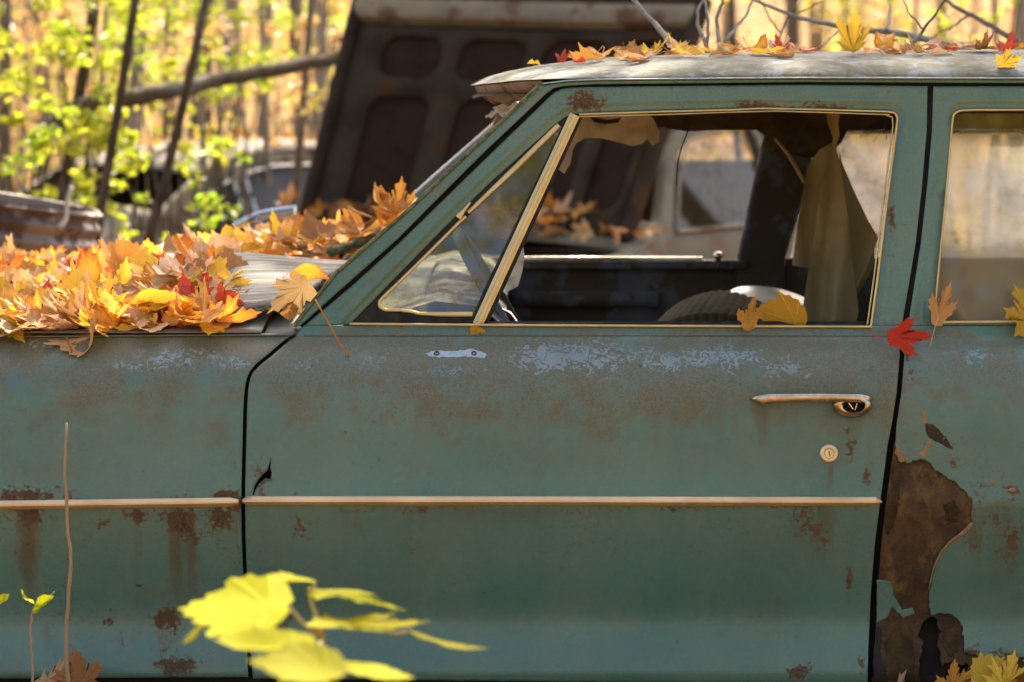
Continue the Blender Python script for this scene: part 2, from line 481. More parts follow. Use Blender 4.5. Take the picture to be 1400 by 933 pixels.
M_INT = m_plain('dark_blue_interior_vinyl', (0.085, 0.095, 0.115), (0.115, 0.118, 0.128), 0.5, sc=12, bump=0.3, rust=(0.080, 0.062, 0.040), rust_amt=0.52)
M_SEAT = m_plain('olive_brown_seat_vinyl', (0.050, 0.038, 0.014), (0.075, 0.058, 0.022), 0.9, sc=25, bump=0.3, spec=0.03)
M_CLOTH = m_plain('khaki_cloth', (0.34, 0.27, 0.13), (0.26, 0.205, 0.10), 0.9, sc=10, bump=0.4, bsc=500)
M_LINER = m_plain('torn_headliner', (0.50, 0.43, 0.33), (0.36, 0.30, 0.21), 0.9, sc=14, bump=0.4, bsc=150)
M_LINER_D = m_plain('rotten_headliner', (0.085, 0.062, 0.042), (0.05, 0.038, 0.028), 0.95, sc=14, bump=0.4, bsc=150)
M_PALE = m_plain('pale_enamel', (0.62, 0.62, 0.55), (0.5, 0.5, 0.43), 0.25, sc=10, bump=0.05)
M_SCAR = m_plain('bare_primer', (0.40, 0.47, 0.50), (0.30, 0.37, 0.40), 0.6, sc=120, bump=0.3)
M_FILLER = m_plain('tan_filler', (0.30, 0.20, 0.10), (0.22, 0.135, 0.065), 0.9, sc=60, bump=0.4)
M_SPRING = m_plain('black_wire', (0.015, 0.013, 0.012), (0.03, 0.025, 0.02), 0.6, bump=0)

def m_rustplate():
    t = NT('rusted_filler_plate'); co = t.coord()
    n1 = t.noise(co, 9, 8, 0.7, 0.6); n2 = t.noise(co, 60, 8, 0.7); n3 = t.noise(t.scale(co, (1, 1, 0.5)), 24, 6, 0.65)
    c = t.mix(t.step(n1, 0.38, 0.62), (0.036, 0.017, 0.004), (0.092, 0.045, 0.008))
    c = t.mix(t.step(n3, 0.52, 0.66), c, (0.135, 0.074, 0.012))
    c = t.mix(t.math('MULTIPLY', t.step(n2, 0.5, 0.7), 0.8), c, (0.022, 0.012, 0.005))
    c = t.mix(t.math('MULTIPLY', t.step(n2, 0.40, 0.28), 0.7), c, (0.16, 0.090, 0.018))
    h = t.math('ADD', n2, t.math('MULTIPLY', n3, 0.8))
    return t.finish(t.bsdf(Base_Color=c, Roughness=0.85, Normal=t.bump(h, 1.0, 0.005)))
M_RUSTPLATE = m_rustplate()

def m_roof():
    t = NT('oxidised_roof_paint'); co = t.coord()
    n1 = t.noise(co, 7, 6, 0.62); n2 = t.noise(co, 55, 7, 0.7); n3 = t.noise(co, 22, 6, 0.65, 1.0)
    c = t.mix(t.step(n1, 0.4, 0.6), (0.14, 0.132, 0.085), (0.105, 0.105, 0.078))
    c = t.mix(t.math('MULTIPLY', t.step(n3, 0.50, 0.58), 0.8), c, (0.075, 0.064, 0.036))
    c = t.mix(t.math('MULTIPLY', t.step(n3, 0.47, 0.40), 0.75), c, (0.20, 0.215, 0.22))
    c = t.mix(t.math('MULTIPLY', t.step(n2, 0.58, 0.66), 0.8), c, (0.055, 0.045, 0.024))
    return t.finish(t.bsdf(Base_Color=c, Roughness=0.75, Normal=t.bump(n2, 0.5, 0.002), Specular_IOR_Level=0.12))
M_ROOF = m_roof()

def m_board():
    t = NT('weathered_board'); co = t.coord()
    v = t.scale(co, (5, 70, 70)); n = t.noise(v, 1.0, 5, 0.62, 0.6); n2 = t.noise(co, 9, 5, 0.6)
    c = t.mix(t.step(n, 0.33, 0.62), (0.26, 0.245, 0.21), (0.085, 0.075, 0.058))
    c = t.mix(t.math('MULTIPLY', t.step(n2, 0.55, 0.72), 0.6), c, (0.50, 0.38, 0.22))
    return t.finish(t.bsdf(Base_Color=c, Roughness=0.7, Normal=t.bump(n, 1.0, 0.004), Specular_IOR_Level=0.05))
M_BOARD = m_board()
M_MOSS = m_plain('mossy_edge', (0.16, 0.16, 0.07), (0.06, 0.065, 0.025), 0.95, sc=90, bump=0.8, bsc=150, bdist=0.004)

# ------------------------------------------------------------------ the teal car: surfaces in photograph pixels
_tab = [(430, 15), (452, 18), (457, 22), (463, 56), (480, 50), (500, 38), (520, 22), (545, 11), (600, 5), (645, 7), (672, 13), (681, 14),
        (689, -4), (700, -7), (740, -8), (790, -12), (822, -13), (842, -3), (862, 14), (885, 22), (915, 19), (925, -10), (945, -25)]
_py = np.arange(430, 946, 0.5)
_th = np.interp(_py, [a for a, _ in _tab], [b for _, b in _tab])
_k = np.ones(25) / 25; _th = np.convolve(np.pad(_th, 12, mode='edge'), _k, 'valid')
_dy = np.tan(np.radians(_th)) * S * 0.5
_cum = np.concatenate([[0], -np.cumsum(_dy)[:-1]])
_cum = _cum - np.interp(686, _py, _cum) - 0.012
def prof(py): return np.interp(py, _py, _cum)
def wob(p, sx, sy, seed): return np.array([mnoise.noise(Vector((x / sx, y / sy, seed))) for x, y in p])
def d_body(seed=0.0, dents=()):
    def f(p):
        y = prof(p[:, 1]) + 0.0011 * wob(p, 160, 90, seed) + 0.0004 * wob(p, 45, 35, seed + 7)
        for (cx, cy, rx, ry, a) in dents:
            y = y + a * np.exp(-((p[:, 0] - cx) / rx) ** 2 - ((p[:, 1] - cy) / ry) ** 2)
        return y
    return f
def y_g(py): return 0.098 + 0.20 * (445 - py) * S
def d_green(off=0.0):
    return lambda p: y_g(p[:, 1]) + off

RUST = [(38, 678, 40, 10, 1.0), (310, 678, 18, 8, 1.0), (38, 705, 20, 22, 0.9), (38, 740, 12, 30, 0.5), (245, 712, 20, 30, 0.88), (298, 714, 22, 20, 0.85), (190, 706, 14, 10, 0.8),
        (262, 735, 10, 22, 0.6), (140, 715, 8, 5, 0.7), (225, 848, 16, 14, 0.9), (240, 912, 26, 14, 1.0), (165, 880, 6, 8, 0.75), (150, 850, 14, 5, 0.5), (330, 690, 8, 12, 0.9), (358, 655, 14, 22, 0.52),
        (1112, 712, 26, 22, 0.55), (1122, 745, 12, 24, 0.46), (1161, 800, 5, 20, 0.95), (1097, 918, 12, 10, 0.8), (935, 876, 16, 7, 0.6), (375, 850, 22, 14, 0.8), (660, 697, 300, 3, 0.42), (1000, 695, 200, 3, 0.5),
        (805, 142, 26, 14, 1.0), (1040, 146, 40, 9, 0.95), (1138, 147, 34, 7, 0.9), (1220, 300, 5, 60, 0.35), (1186, 650, 5, 14, 0.8), (1163, 612, 5, 14, 0.7), (1158, 590, 5, 6, 0.7), (1180, 900, 5, 40, 0.4),
        (1330, 720, 16, 40, 0.45), (1375, 730, 22, 45, 0.44), (1350, 664, 14, 4, 0.7), (1385, 668, 10, 5, 0.7), (1300, 640, 6, 12, 0.6), (1240, 487, 3, 9, 0.8), (1245, 510, 3, 8, 0.7), (1360, 895, 60, 10, 0.6),
        (560, 745, 12, 10, 0.35), (410, 720, 14, 22, 0.42), (-200, 690, 60, 20, 0.8), (-350, 850, 80, 60, 0.8)]
FILM = [(820, 560, 520, 26, 0.25), (800, 575, 90, 40, 0.35), (760, 610, 60, 30, 0.25), (900, 560, 60, 24, 0.25), (560, 540, 70, 30, 0.3), (110, 560, 160, 30, 0.25), (1105, 560, 30, 20, 0.2)]
BLUE = [(790, 490, 85, 20, 0.95), (735, 486, 30, 12, 0.85), (905, 498, 40, 14, 0.72), (985, 490, 60, 18, 0.72), (1070, 503, 40, 18, 0.48), (620, 506, 50, 10, 0.36), (520, 492, 40, 16, 0.33), (250, 488, 70, 13, 0.66), (330, 495, 36, 10, 0.5), (60, 474, 60, 6, 0.48), (180, 500, 40, 8, 0.45), (1338, 490, 22, 13, 0.7), (420, 500, 30, 14, 0.3)]
STREAK = [(40, 695, 860, 12, 0.8), (240, 695, 880, 9, 0.75), (262, 695, 870, 7, 0.75), (190, 695, 850, 6, 0.45), (62, 850, 920, 4, 0.5), (95, 690, 930, 5, 0.35), (1044, 552, 640, 5, 0.9), (1033, 552, 610, 7, 0.5), (1162, 572, 640, 14, 0.45), (1135, 632, 680, 4, 0.8), (1150, 575, 700, 7, 0.35),
          (1188, 600, 690, 4, 0.5), (700, 692, 720, 160, 0.35), (1120, 692, 800, 30, 0.4), (225, 850, 930, 14, 0.55), (1375, 680, 830, 25, 0.45), (1330, 690, 820, 18, 0.4), (360, 690, 930, 10, 0.25), (480, 690, 760, 60, 0.3), (900, 545, 640, 200, 0.22), (1035, 150, 175, 40, 0.3), (310, 700, 800, 20, 0.3)]
def wear_fn(p):
    x, y = p[:, 0], p[:, 1]
    def spots(L, k=1.0):
        f = np.zeros(len(p))
        for (cx, cy, rx, ry, a) in L: f = np.maximum(f, a * np.exp(-((x - cx) / (rx * k)) ** 2 - ((y - cy) / (ry * k)) ** 2))
        return f
    R = spots(RUST, 1.25) * 0.92
    G = np.interp(y, [100, 440, 452, 470, 505, 545, 620, 700, 720, 900, 930], [0.0, 0.0, 0.55, 0.90, 0.80, 0.46, 0.18, 0.08, 0.0, 0.02, 0.15])
    G = np.where(x < 340, np.interp(y, [440, 455, 475, 510, 560, 640, 720, 930], [0.5, 0.7, 0.9, 0.72, 0.3, 0.10, 0.0, 0.1]), G)
    G = np.where((x > 1236) & (y > 440), G * 0.75, G)
    G = np.minimum(1, G + spots(FILM)); B = spots(BLUE)
    A = np.zeros(len(p)) + 0.06
    for (sx, y0, y1, w, a) in STREAK:
        q = np.clip((y - y0) / 6, 0, 1) * np.clip((y1 - y) / (y1 - y0) * 1.6, 0, 1)
        A = np.maximum(A, a * q * np.exp(-((x - sx) / (w * 1.35)) ** 2))
    return np.stack([R, G, B, A], 1)

car = empty('sedan', (0.3, 0.8, 0.0))
tag(car, 'abandoned teal sedan with faded rusty paint filling the foreground, no windshield', 'car')
CM = Matrix.Translation(-Vector(car.location))
def cp(o, par=None):
    """make o a part of the teal car (or a sub-part of one of its parts) without moving it"""
    if par is None:
        o.parent = car; o.matrix_parent_inverse = CM
    else:
        o.parent = par
    return o

# --- front fender
GAPL = smooth2([(404, 455), (388, 466), (366, 485), (349, 499), (338, 516), (333.5, 545), (331.5, 610), (330, 685), (331.5, 760), (336, 850), (339.5, 926)], 40)
fender = cp(panel('front_fender', [(-1080, 470), (-700, 465), (-480, 463), (-200, 461.5), (0, 460.5), (280, 458)] + GAPL + [(0, 928), (-268, 930)] + [(-520 + 252 * math.cos(a), 930 - 190 * math.sin(a)) for a in [math.pi * k / 14 for k in range(1, 14)]] + [(-772, 930), (-1060, 925), (-1090, 800), (-1090, 560)], [], d_body(3.1, [(70, 625, 60, 40, -0.004), (300, 655, 50, 30, -0.003), (180, 600, 70, 60, 0.003)]), TEAL, wear=wear_fn, step=6.5))
# --- front door skin
GAPR = [(1232, 445.5), (1231, 449), (1230, 486), (1226, 536), (1219, 582), (1214, 606), (1204, 682), (1196, 743), (1190.5, 814), (1187, 890), (1186, 936)]
DL = [(x + 4.5, y + 2.6) for x, y in GAPL[:14]] + [(x + 5, y) for x, y in GAPL[14:]]
DL[-1] = (346, 928)
TEAR = [(370.5, 628), (369.5, 640), (371.5, 648), (370, 655), (363, 654), (358, 658), (352, 664), (347, 677), (345, 677), (348, 665), (354, 655), (361, 648), (366, 643), (369, 632)]
door = cp(panel('front_door', [(416, 445.5), (411, 449.5)] + DL[1:] + [(760, 932)] + GAPR[::-1], [TEAR], d_body(5.7, [(705, 735, 30, 22, 0.0022), (705, 735, 18, 14, -0.0014), (382, 640, 30, 30, -0.002)]), TEAL, wear=wear_fn, step=6.0))
# --- rear door skin (paint stops at the ragged edge of the big bare patch)
RE = [(1239, 633), (1249, 630), (1260, 629), (1270.6, 631.5), (1273.5, 640), (1290, 649), (1306, 660), (1319, 671), (1326, 683), (1329.6, 694), (1329, 708), (1327.5, 719), (1318, 729), (1306, 736), (1296, 744), (1287.5, 755), (1280, 769),
      (1275, 784), (1271, 802), (1270, 822), (1272.7, 841), (1287, 838), (1302, 840), (1310, 847), (1315, 856), (1317, 874), (1318, 892), (1330, 896), (1342, 902), (1349, 909), (1360, 903), (1372, 904), (1382, 898), (1400, 900), (1425, 894), (1450, 905)]
rng2 = random.Random(5)
RE = [(x + rng2.uniform(-1.7, 1.7), y + rng2.uniform(-1.7, 1.7)) for x, y in [tuple(q) for q in densify(RE, 4, closed=False)]]
RG = [(x + 6.5, y) for x, y in GAPR]
rear = cp(panel('rear_door', [(1240, 446)] + RG[2:5] + [(1224, 610), (1228, 622)] + RE + [(1760, 915), (1760, 446)], [], d_body(9.4), TEAL, wear=wear_fn, step=6.5, edge=1.2, edge_drop=1.0, flange=0.004))
HOLE = [(1266, 846), (1274, 843), (1281, 846), (1282, 853), (1286, 864), (1282, 874), (1281, 884), (1286, 896), (1287, 911), (1297, 905), (1306, 904), (1314, 910), (1321, 907), (1324, 914), (1316, 920), (1300, 930), (1288, 937), (1258, 937), (1257, 915), (1259, 892), (1262, 880), (1256, 868), (1259, 856)]
HOLE = [(x + rng2.uniform(-1.8, 1.8), y + rng2.uniform(-1.8, 1.8)) for x, y in [tuple(q) for q in densify(HOLE, 5)]]
bare = panel('bare_metal_patch', [(1223, 604), (1290, 622), (1350, 676), (1346, 735), (1304, 790), (1298, 822), (1335, 842), (1345, 880), (1460, 880), (1460, 940), (1194, 940), (1199, 814), (1205, 743), (1212, 682)], [HOLE],
      lambda p: prof(p[:, 1]) + 0.0034 + 0.0012 * wob(p, 28, 30, 2.2) + 0.0006 * wob(p, 9, 9, 4.0), M_RUSTPLATE, step=5, edge=1.5, edge_drop=1, flange=0.006)
cp(bare, rear); tag(bare, 'brown rusted bare patch with a ragged hole at the bottom')
def flake(name, poly, off, mat, par, base=prof, step=4, jit=0.8, fl=0.002):
    pj = [(x + rng2.uniform(-jit, jit), y + rng2.uniform(-jit, jit)) for x, y in [tuple(q) for q in densify(poly, 4)]]
    return cp(panel(name, pj, [], lambda p: base(p[:, 1]) + off + 0.0004 * wob(p, 12, 12, 1.0), mat, step=step, edge=0.8, edge_drop=0.5, flange=fl, wear=wear_fn), par)
flake('paint_flake', [(1199, 793), (1218, 795), (1222, 814), (1233, 835), (1247, 831), (1250, 839), (1235, 846), (1220, 831), (1212, 846), (1199, 851)], 0.0012, TEAL, rear)
M_SCALE = m_plain('dark_rust_scale', (0.030, 0.017, 0.006), (0.070, 0.038, 0.010), 0.95, sc=40, bump=0.9, bsc=120, bdist=0.004)
flake('rust_scale', [(1214, 872), (1222, 862), (1234, 864), (1248, 874), (1250, 905), (1247, 934), (1214, 934), (1210, 905)], 0.0012, M_SCALE, rear, jit=1.6)
flake('rust_scale', [(1222, 640), (1232, 652), (1228, 690), (1222, 720), (1212, 735), (1209, 716), (1216, 680)], 0.0016, M_SCALE, rear, jit=1.8)
flake('rust_scale', [(1290, 690), (1304, 684), (1312, 700), (1306, 716), (1292, 712)], 0.0022, M_SCALE, rear, jit=1.8)
flake('rust_scale', [(1198, 856), (1206, 862), (1204, 890), (1210, 915), (1206, 932), (1193, 932), (1195, 890)], 0.001, M_DARK, rear, jit=1.5)
flake('rust_scale', [(1290, 850), (1304, 852), (1311, 870), (1310, 892), (1298, 898), (1290, 884)], 0.0018, M_SCALE, rear, jit=1.6)
flake('bare_spot', [(1264, 578), (1275, 580), (1292, 595), (1304, 615), (1294, 612), (1268, 597)], -0.0006, M_RUSTPLATE, rear, fl=0.001)
flake('filler_spot', [(1259, 559), (1263, 560), (1267, 576), (1263, 582), (1260, 575)], -0.0006, M_FILLER, rear, fl=0.001)
flake('filler_spot', [(1270, 600), (1275, 605), (1268, 620), (1262, 627), (1257, 621), (1264, 612)], -0.0006, M_FILLER, rear, fl=0.001)
flake('filler_spot', [(1226, 606), (1233, 618), (1243, 630), (1231, 632), (1223, 620)], -0.0008, M_FILLER, rear, fl=0.001)
for (cx, cy, r) in [(1326, 627, 3.2), (1296, 621, 2), (1290, 630, 2), (1341, 866, 1.5), (1358, 660, 5), (1384, 670, 5), (1310, 618, 2)]:
    flake('filler_spot', [(cx + r * math.cos(a) * U(0.7, 1.3), cy + r * 0.7 * math.sin(a)) for a in [k * 1.05 for k in range(6)]], -0.0005, M_FILLER, rear, step=3, jit=0.4, fl=0.0008)

def lin(pts, n):
    a = np.array(pts, float); L = np.concatenate([[0], np.cumsum(np.hypot(*np.diff(a, axis=0).T))]); q = np.linspace(0, L[-1], n)
    return [Vector((np.interp(t, L, a[:, 0]), np.interp(t, L, a[:, 1]), 0)) for t in q]
def strip(name, path, width, h, depth, mat, parent, n=40, sect=None, taper0=0, taper1=0, smooth=True, sharp=35):
    """raised strip along a pixel path; width px (number or list), h metres proud of depth(py)"""
    pts = lin(path, n)
    sect = sect or [(-0.5, 0), (-0.42, 0.75), (-0.2, 1.0), (0.2, 1.0), (0.42, 0.75), (0.5, 0)]
    mb = MB(); m = len(sect)
    for i, p in enumerate(pts):
        t = pts[min(i + 1, n - 1)] - pts[max(i - 1, 0)]; t.normalize(); nn = Vector((-t.y, t.x, 0))
        f = i / (n - 1)
        w = width if not hasattr(width, '__len__') else np.interp(f, np.linspace(0, 1, len(width)), width)
        k = 1.0
        if taper0 and i == 0: k = taper0
        if taper1 and i == n - 1: k = taper1
        for (u, v) in sect:
            q = p + nn * u * w * k
            y = depth(q.y) if callable(depth) else depth
            mb.v.append(lift(q.x, q.y, y - h * v * k))
    for i in range(n - 1):
        for j in range(m):
            a = i * m + j; b = i * m + (j + 1) % m
            mb.f.append((a, b, b + m, a + m))
    mb.f.append(tuple(range(m))); mb.f.append(tuple((n - 1) * m + j for j in range(m)))
    o = mb.build(name, mat, None, smooth, sharp)
    return cp(o, parent)

MOLD = [(-0.5, -0.3), (-0.42, 0.45), (-0.05, 1.0), (0.12, 1.0), (0.46, 0.3), (0.5, -0.3)]
strip('side_trim', [(-1080, 700), (-480, 695), (0, 691), (322, 686.5), (326, 686.5)], 14, 0.0095, lambda y: prof(y), M_PEACH, fender, n=130, taper1=0.55, sect=MOLD)
strip('side_trim', [(331, 685.5), (336, 685), (700, 685), (1198, 686), (1206, 686.5)], 14, 0.0095, lambda y: prof(y), M_PEACH, door, n=110, taper0=0.35, taper1=0.15, sect=MOLD)
strip('peeled_paint_edge', [(1330, 716), (1318, 728), (1300, 741), (1287, 755), (1279, 770), (1274, 786), (1270, 806)], [7, 6, 5, 4, 2.5, 2, 1.5], 0.004, lambda y: prof(y) + 0.001, M_FILLER, rear, n=24)
# belt ledge lines
strip('belt_bead', [(415, 459.5), (700, 459), (1229, 460)], 2.2, 0.0012, lambda y: prof(y), TEAL, door, n=40)
# mirror scar on the door
scar = flake('mirror_scar', [(582, 484), (590, 480), (625, 480), (645, 477), (655, 480), (666, 484), (662, 490), (640, 488), (600, 489), (588, 488)], -0.0006, M_SCAR, door, fl=0.001)
for hx in (597, 648):
    c = lift(hx, 483.5, prof(483.5) - 0.001); mb = MB()
    mb.lathe([(0.0045, -0.001), (0.0045, 0.0012), (0.0030, 0.0016), (0.0026, -0.0006), (0.0, -0.0008)], c, (0, -0.72, 0.69), 14)
    cp(mb.build('screw_hole', M_RUSTPLATE, None), door)

# --- window frames
F_IN = [(1191, 447), (1200, 380), (1213, 270), (1226, 162), (1224.5, 155), (1218, 151.5), (1100, 149), (1030, 148.5), (900, 151), (800, 155), (784, 156), (772, 161), (756, 173), (668, 252), (603, 316), (478, 444)]
F_OUT = [(414, 447), (480, 392), (545, 333), (660, 221), (757, 127), (768, 121.5), (785, 119.5), (815, 119), (1100, 116), (1268, 118), (1267, 180), (1260, 260), (1252, 332), (1233, 447)]
_fl = F_IN + F_IN[::-1]
def d_frame(inner, off=0.0):
    lp = densify(inner + inner[::-1], 12)
    def f(p):
        h = seg_dist(p, lp)
        s1 = np.clip((h - 7) / 5, 0, 1); s1 = s1 * s1 * (3 - 2 * s1)
        return y_g(p[:, 1]) + off + 0.005 * (1 - s1) + 0.0022 * np.exp(-((h - 20) / 2.2) ** 2) + 0.0004 * wob(p, 90, 60, 3.0)
    return f
cp(panel('window_frame', F_OUT + F_IN, [], d_frame(F_IN), TEAL, step=4.2, edge=3, flange=0.03, wear=wear_fn), door)
R_HOLE = [(1303, 163), (1305, 155), (1312, 151), (1330, 150), (1690, 150), (1700, 440), (1276, 441), (1283, 370), (1293, 270)]
cp(panel('window_frame', [(1276, 118.5), (1500, 118), (1760, 119), (1760, 447), (1241, 447), (1259, 332), (1268, 250), (1274, 180)], [R_HOLE], d_frame(R_HOLE), TEAL, step=4.2, edge=3, flange=0.03, wear=wear_fn), rear)
# pillar and roof rail
rail = cp(panel('roof_rail', [(402, 447), (459, 375), (560, 287), (640, 211), (738, 119), (752, 114.5), (775, 111.5), (815, 109.5), (1100, 107), (1400, 108), (1760, 109), (1760, 115), (1400, 114), (1100, 112.5), (815, 115.5), (772, 118), (757, 121), (745, 130), (651, 219), (545, 326), (409, 447)], [],
      d_green(-0.006), TEAL, step=4, edge=2.5, edge_drop=2.5, flange=0.05, wear=lambda p: wear_fn(p) + np.array([[0.0, 0.25, 0, 0]])))
strip('drip_edge', [(742, 114.5), (775, 110.5), (815, 108.8), (1100, 106.3), (1400, 107.2), (1755, 108)], 2.2, 0.006, lambda y: y_g(y) - 0.006, M_SCAR, rail, n=60)
strip('pillar_edge', [(402, 445), (459, 373.5), (560, 285.5), (640, 209.5), (736, 118)], 5, 0.004, lambda y: y_g(y) - 0.006, M_MOSS, rail, n=60)
# gaps look into a dark inner shell
cp(panel('inner_shell', [(-250, 468), (395, 466), (420, 452), (1800, 452), (1800, 925), (-250, 922)], [], lambda p: prof(p[:, 1]) + 0.035, M_DARK, step=30, edge=0, flange=0))
mb = MB()
for pts_ in ([(414, 450), (545, 337), (757, 131), (775, 124)], [(1273, 120), (1256, 335), (1237, 448)], [(770, 124), (1100, 121), (1760, 122)]):
    pth = [lift(x, y, y_g(y) + 0.026) for x, y in densify(pts_, 20, closed=False)]
    mb.tube(pth, 0.014, 8)
cp(mb.build('door_jamb', M_DARK))

# --- vent window, seals, trims
DV = lambda off: (lambda y: y_g(y) + off)
cp(panel('vent_seal', [(473, 448), (599, 313), (664, 249), (753, 170), (770, 158), (786, 152), (793, 154), (654, 448)], [[(519, 421), (517, 415), (523, 407), (640, 296), (764, 172), (768, 174), (662, 395), (647, 431), (575, 430), (556, 425)]], d_green(0.010), M_RUBBER, step=6, edge=1.5, edge_drop=1.5, flange=0.01), door)
vent_glass_poly = [(519, 421), (517, 415), (523, 407), (640, 296), (764, 172), (768, 174), (662, 395), (647, 431), (575, 430), (556, 425)]
M_VGLASS = m_glass('hazy_vent_glass', (0.52, 0.50, 0.33), (0.20, 0.17, 0.085), 0.5, 9)
cp(panel('vent_glass', vent_glass_poly, [], d_green(0.014), M_VGLASS, step=20, edge=0, flange=0), door)
strip('vent_frame', [(640, 291), (700, 234), (764, 171)], [6, 8, 8], 0.006, DV(0.012), M_GOLD, door, n=20)
strip('vent_frame', [(637, 296), (628, 304), (580, 352), (540, 391), (524, 406), (518, 413), (519, 420), (526, 424), (552, 424.5)], 4.6, 0.005, DV(0.012), M_GOLD, door, n=60)
strip('vent_frame', [(550, 425), (562, 426), (572, 429), (600, 430), (646, 430)], [5, 5, 6.5, 7, 7], 0.006, DV(0.012), M_GOLD, door, n=24)
strip('vent_latch', [(626, 298), (634, 288), (643, 277)], [10, 6, 3], 0.008, DV(0.008), M_GOLD, door, n=10)
strip('division_bar', [(786, 157), (720, 299), (653, 444)], 14, 0.010, DV(0.008), M_GOLD, door, n=40, sect=[(-0.5, 0), (-0.5, 0.5), (-0.22, 0.7), (-0.18, 1.0), (0.12, 1.0), (0.2, 0.7), (0.5, 0.5), (0.5, 0)])
strip('shadow_channel', [(792, 160), (728, 300), (662, 444)], 9, 0.004, DV(0.014), M_RUBBER, door, n=30)  # strip coloured black to stand for the shadowed channel beside the bar
strip('window_trim', [(792, 156.5), (900, 153), (1000, 150.5), (1040, 148.5), (1120, 150), (1216, 153)], 3.0, 0.005, DV(0.004), M_GOLD, door, n=60)
strip('window_trim', [(792, 159.5), (900, 157), (1000, 153.5), (1060, 152), (1130, 154), (1216, 157)], 2.4, 0.005, DV(0.008), M_GOLD, door, n=60)
strip('window_trim', [(1214, 153), (1223, 154.5), (1227, 160), (1226, 172), (1213, 272), (1200, 380), (1191, 446)], 3.4, 0.005, DV(0.003), M_GOLD, door, n=70)
strip('window_trim', [(1212, 158), (1220, 160), (1221, 172), (1208, 274), (1195, 380), (1186, 444)], 2.4, 0.005, DV(0.010), M_GOLD, door, n=70)
strip('sill_trim', [(478, 443), (650, 444.5), (900, 446), (1192, 447)], 3.6, 0.006, lambda y: 0.094, M_GOLD, door, n=40)
strip('window_trim', [(1277, 440), (1283, 371), (1293, 271), (1302, 166), (1304, 156), (1311, 151.5), (1330, 150.5), (1500, 150.5), (1690, 150.5)], 3.2, 0.005, DV(0.003), M_GOLD, rear, n=110)
strip('sill_trim', [(1274, 441), (1400, 440), (1700, 439)], 4, 0.006, lambda y: 0.096, M_GOLD, rear, n=20)
M_RGLASS = m_glass('dirty_rear_glass', (0.86, 0.86, 0.74), (0.42, 0.36, 0.24), 0.26, 6, lowz=(ZC + (HY - 360) * S, ZC + (HY - 325) * S, 0.62))
cp(panel('window_glass', R_HOLE, [], d_green(0.014), M_RGLASS, step=25, edge=0, flange=0), rear)
# window slot behind the sill
mb = MB(); pth = [lift(x, 449, 0.125) for x in range(470, 1760, 60)]
mb.tube(pth, 0.012, 6); cp(mb.build('sill_seal', M_RUBBER))

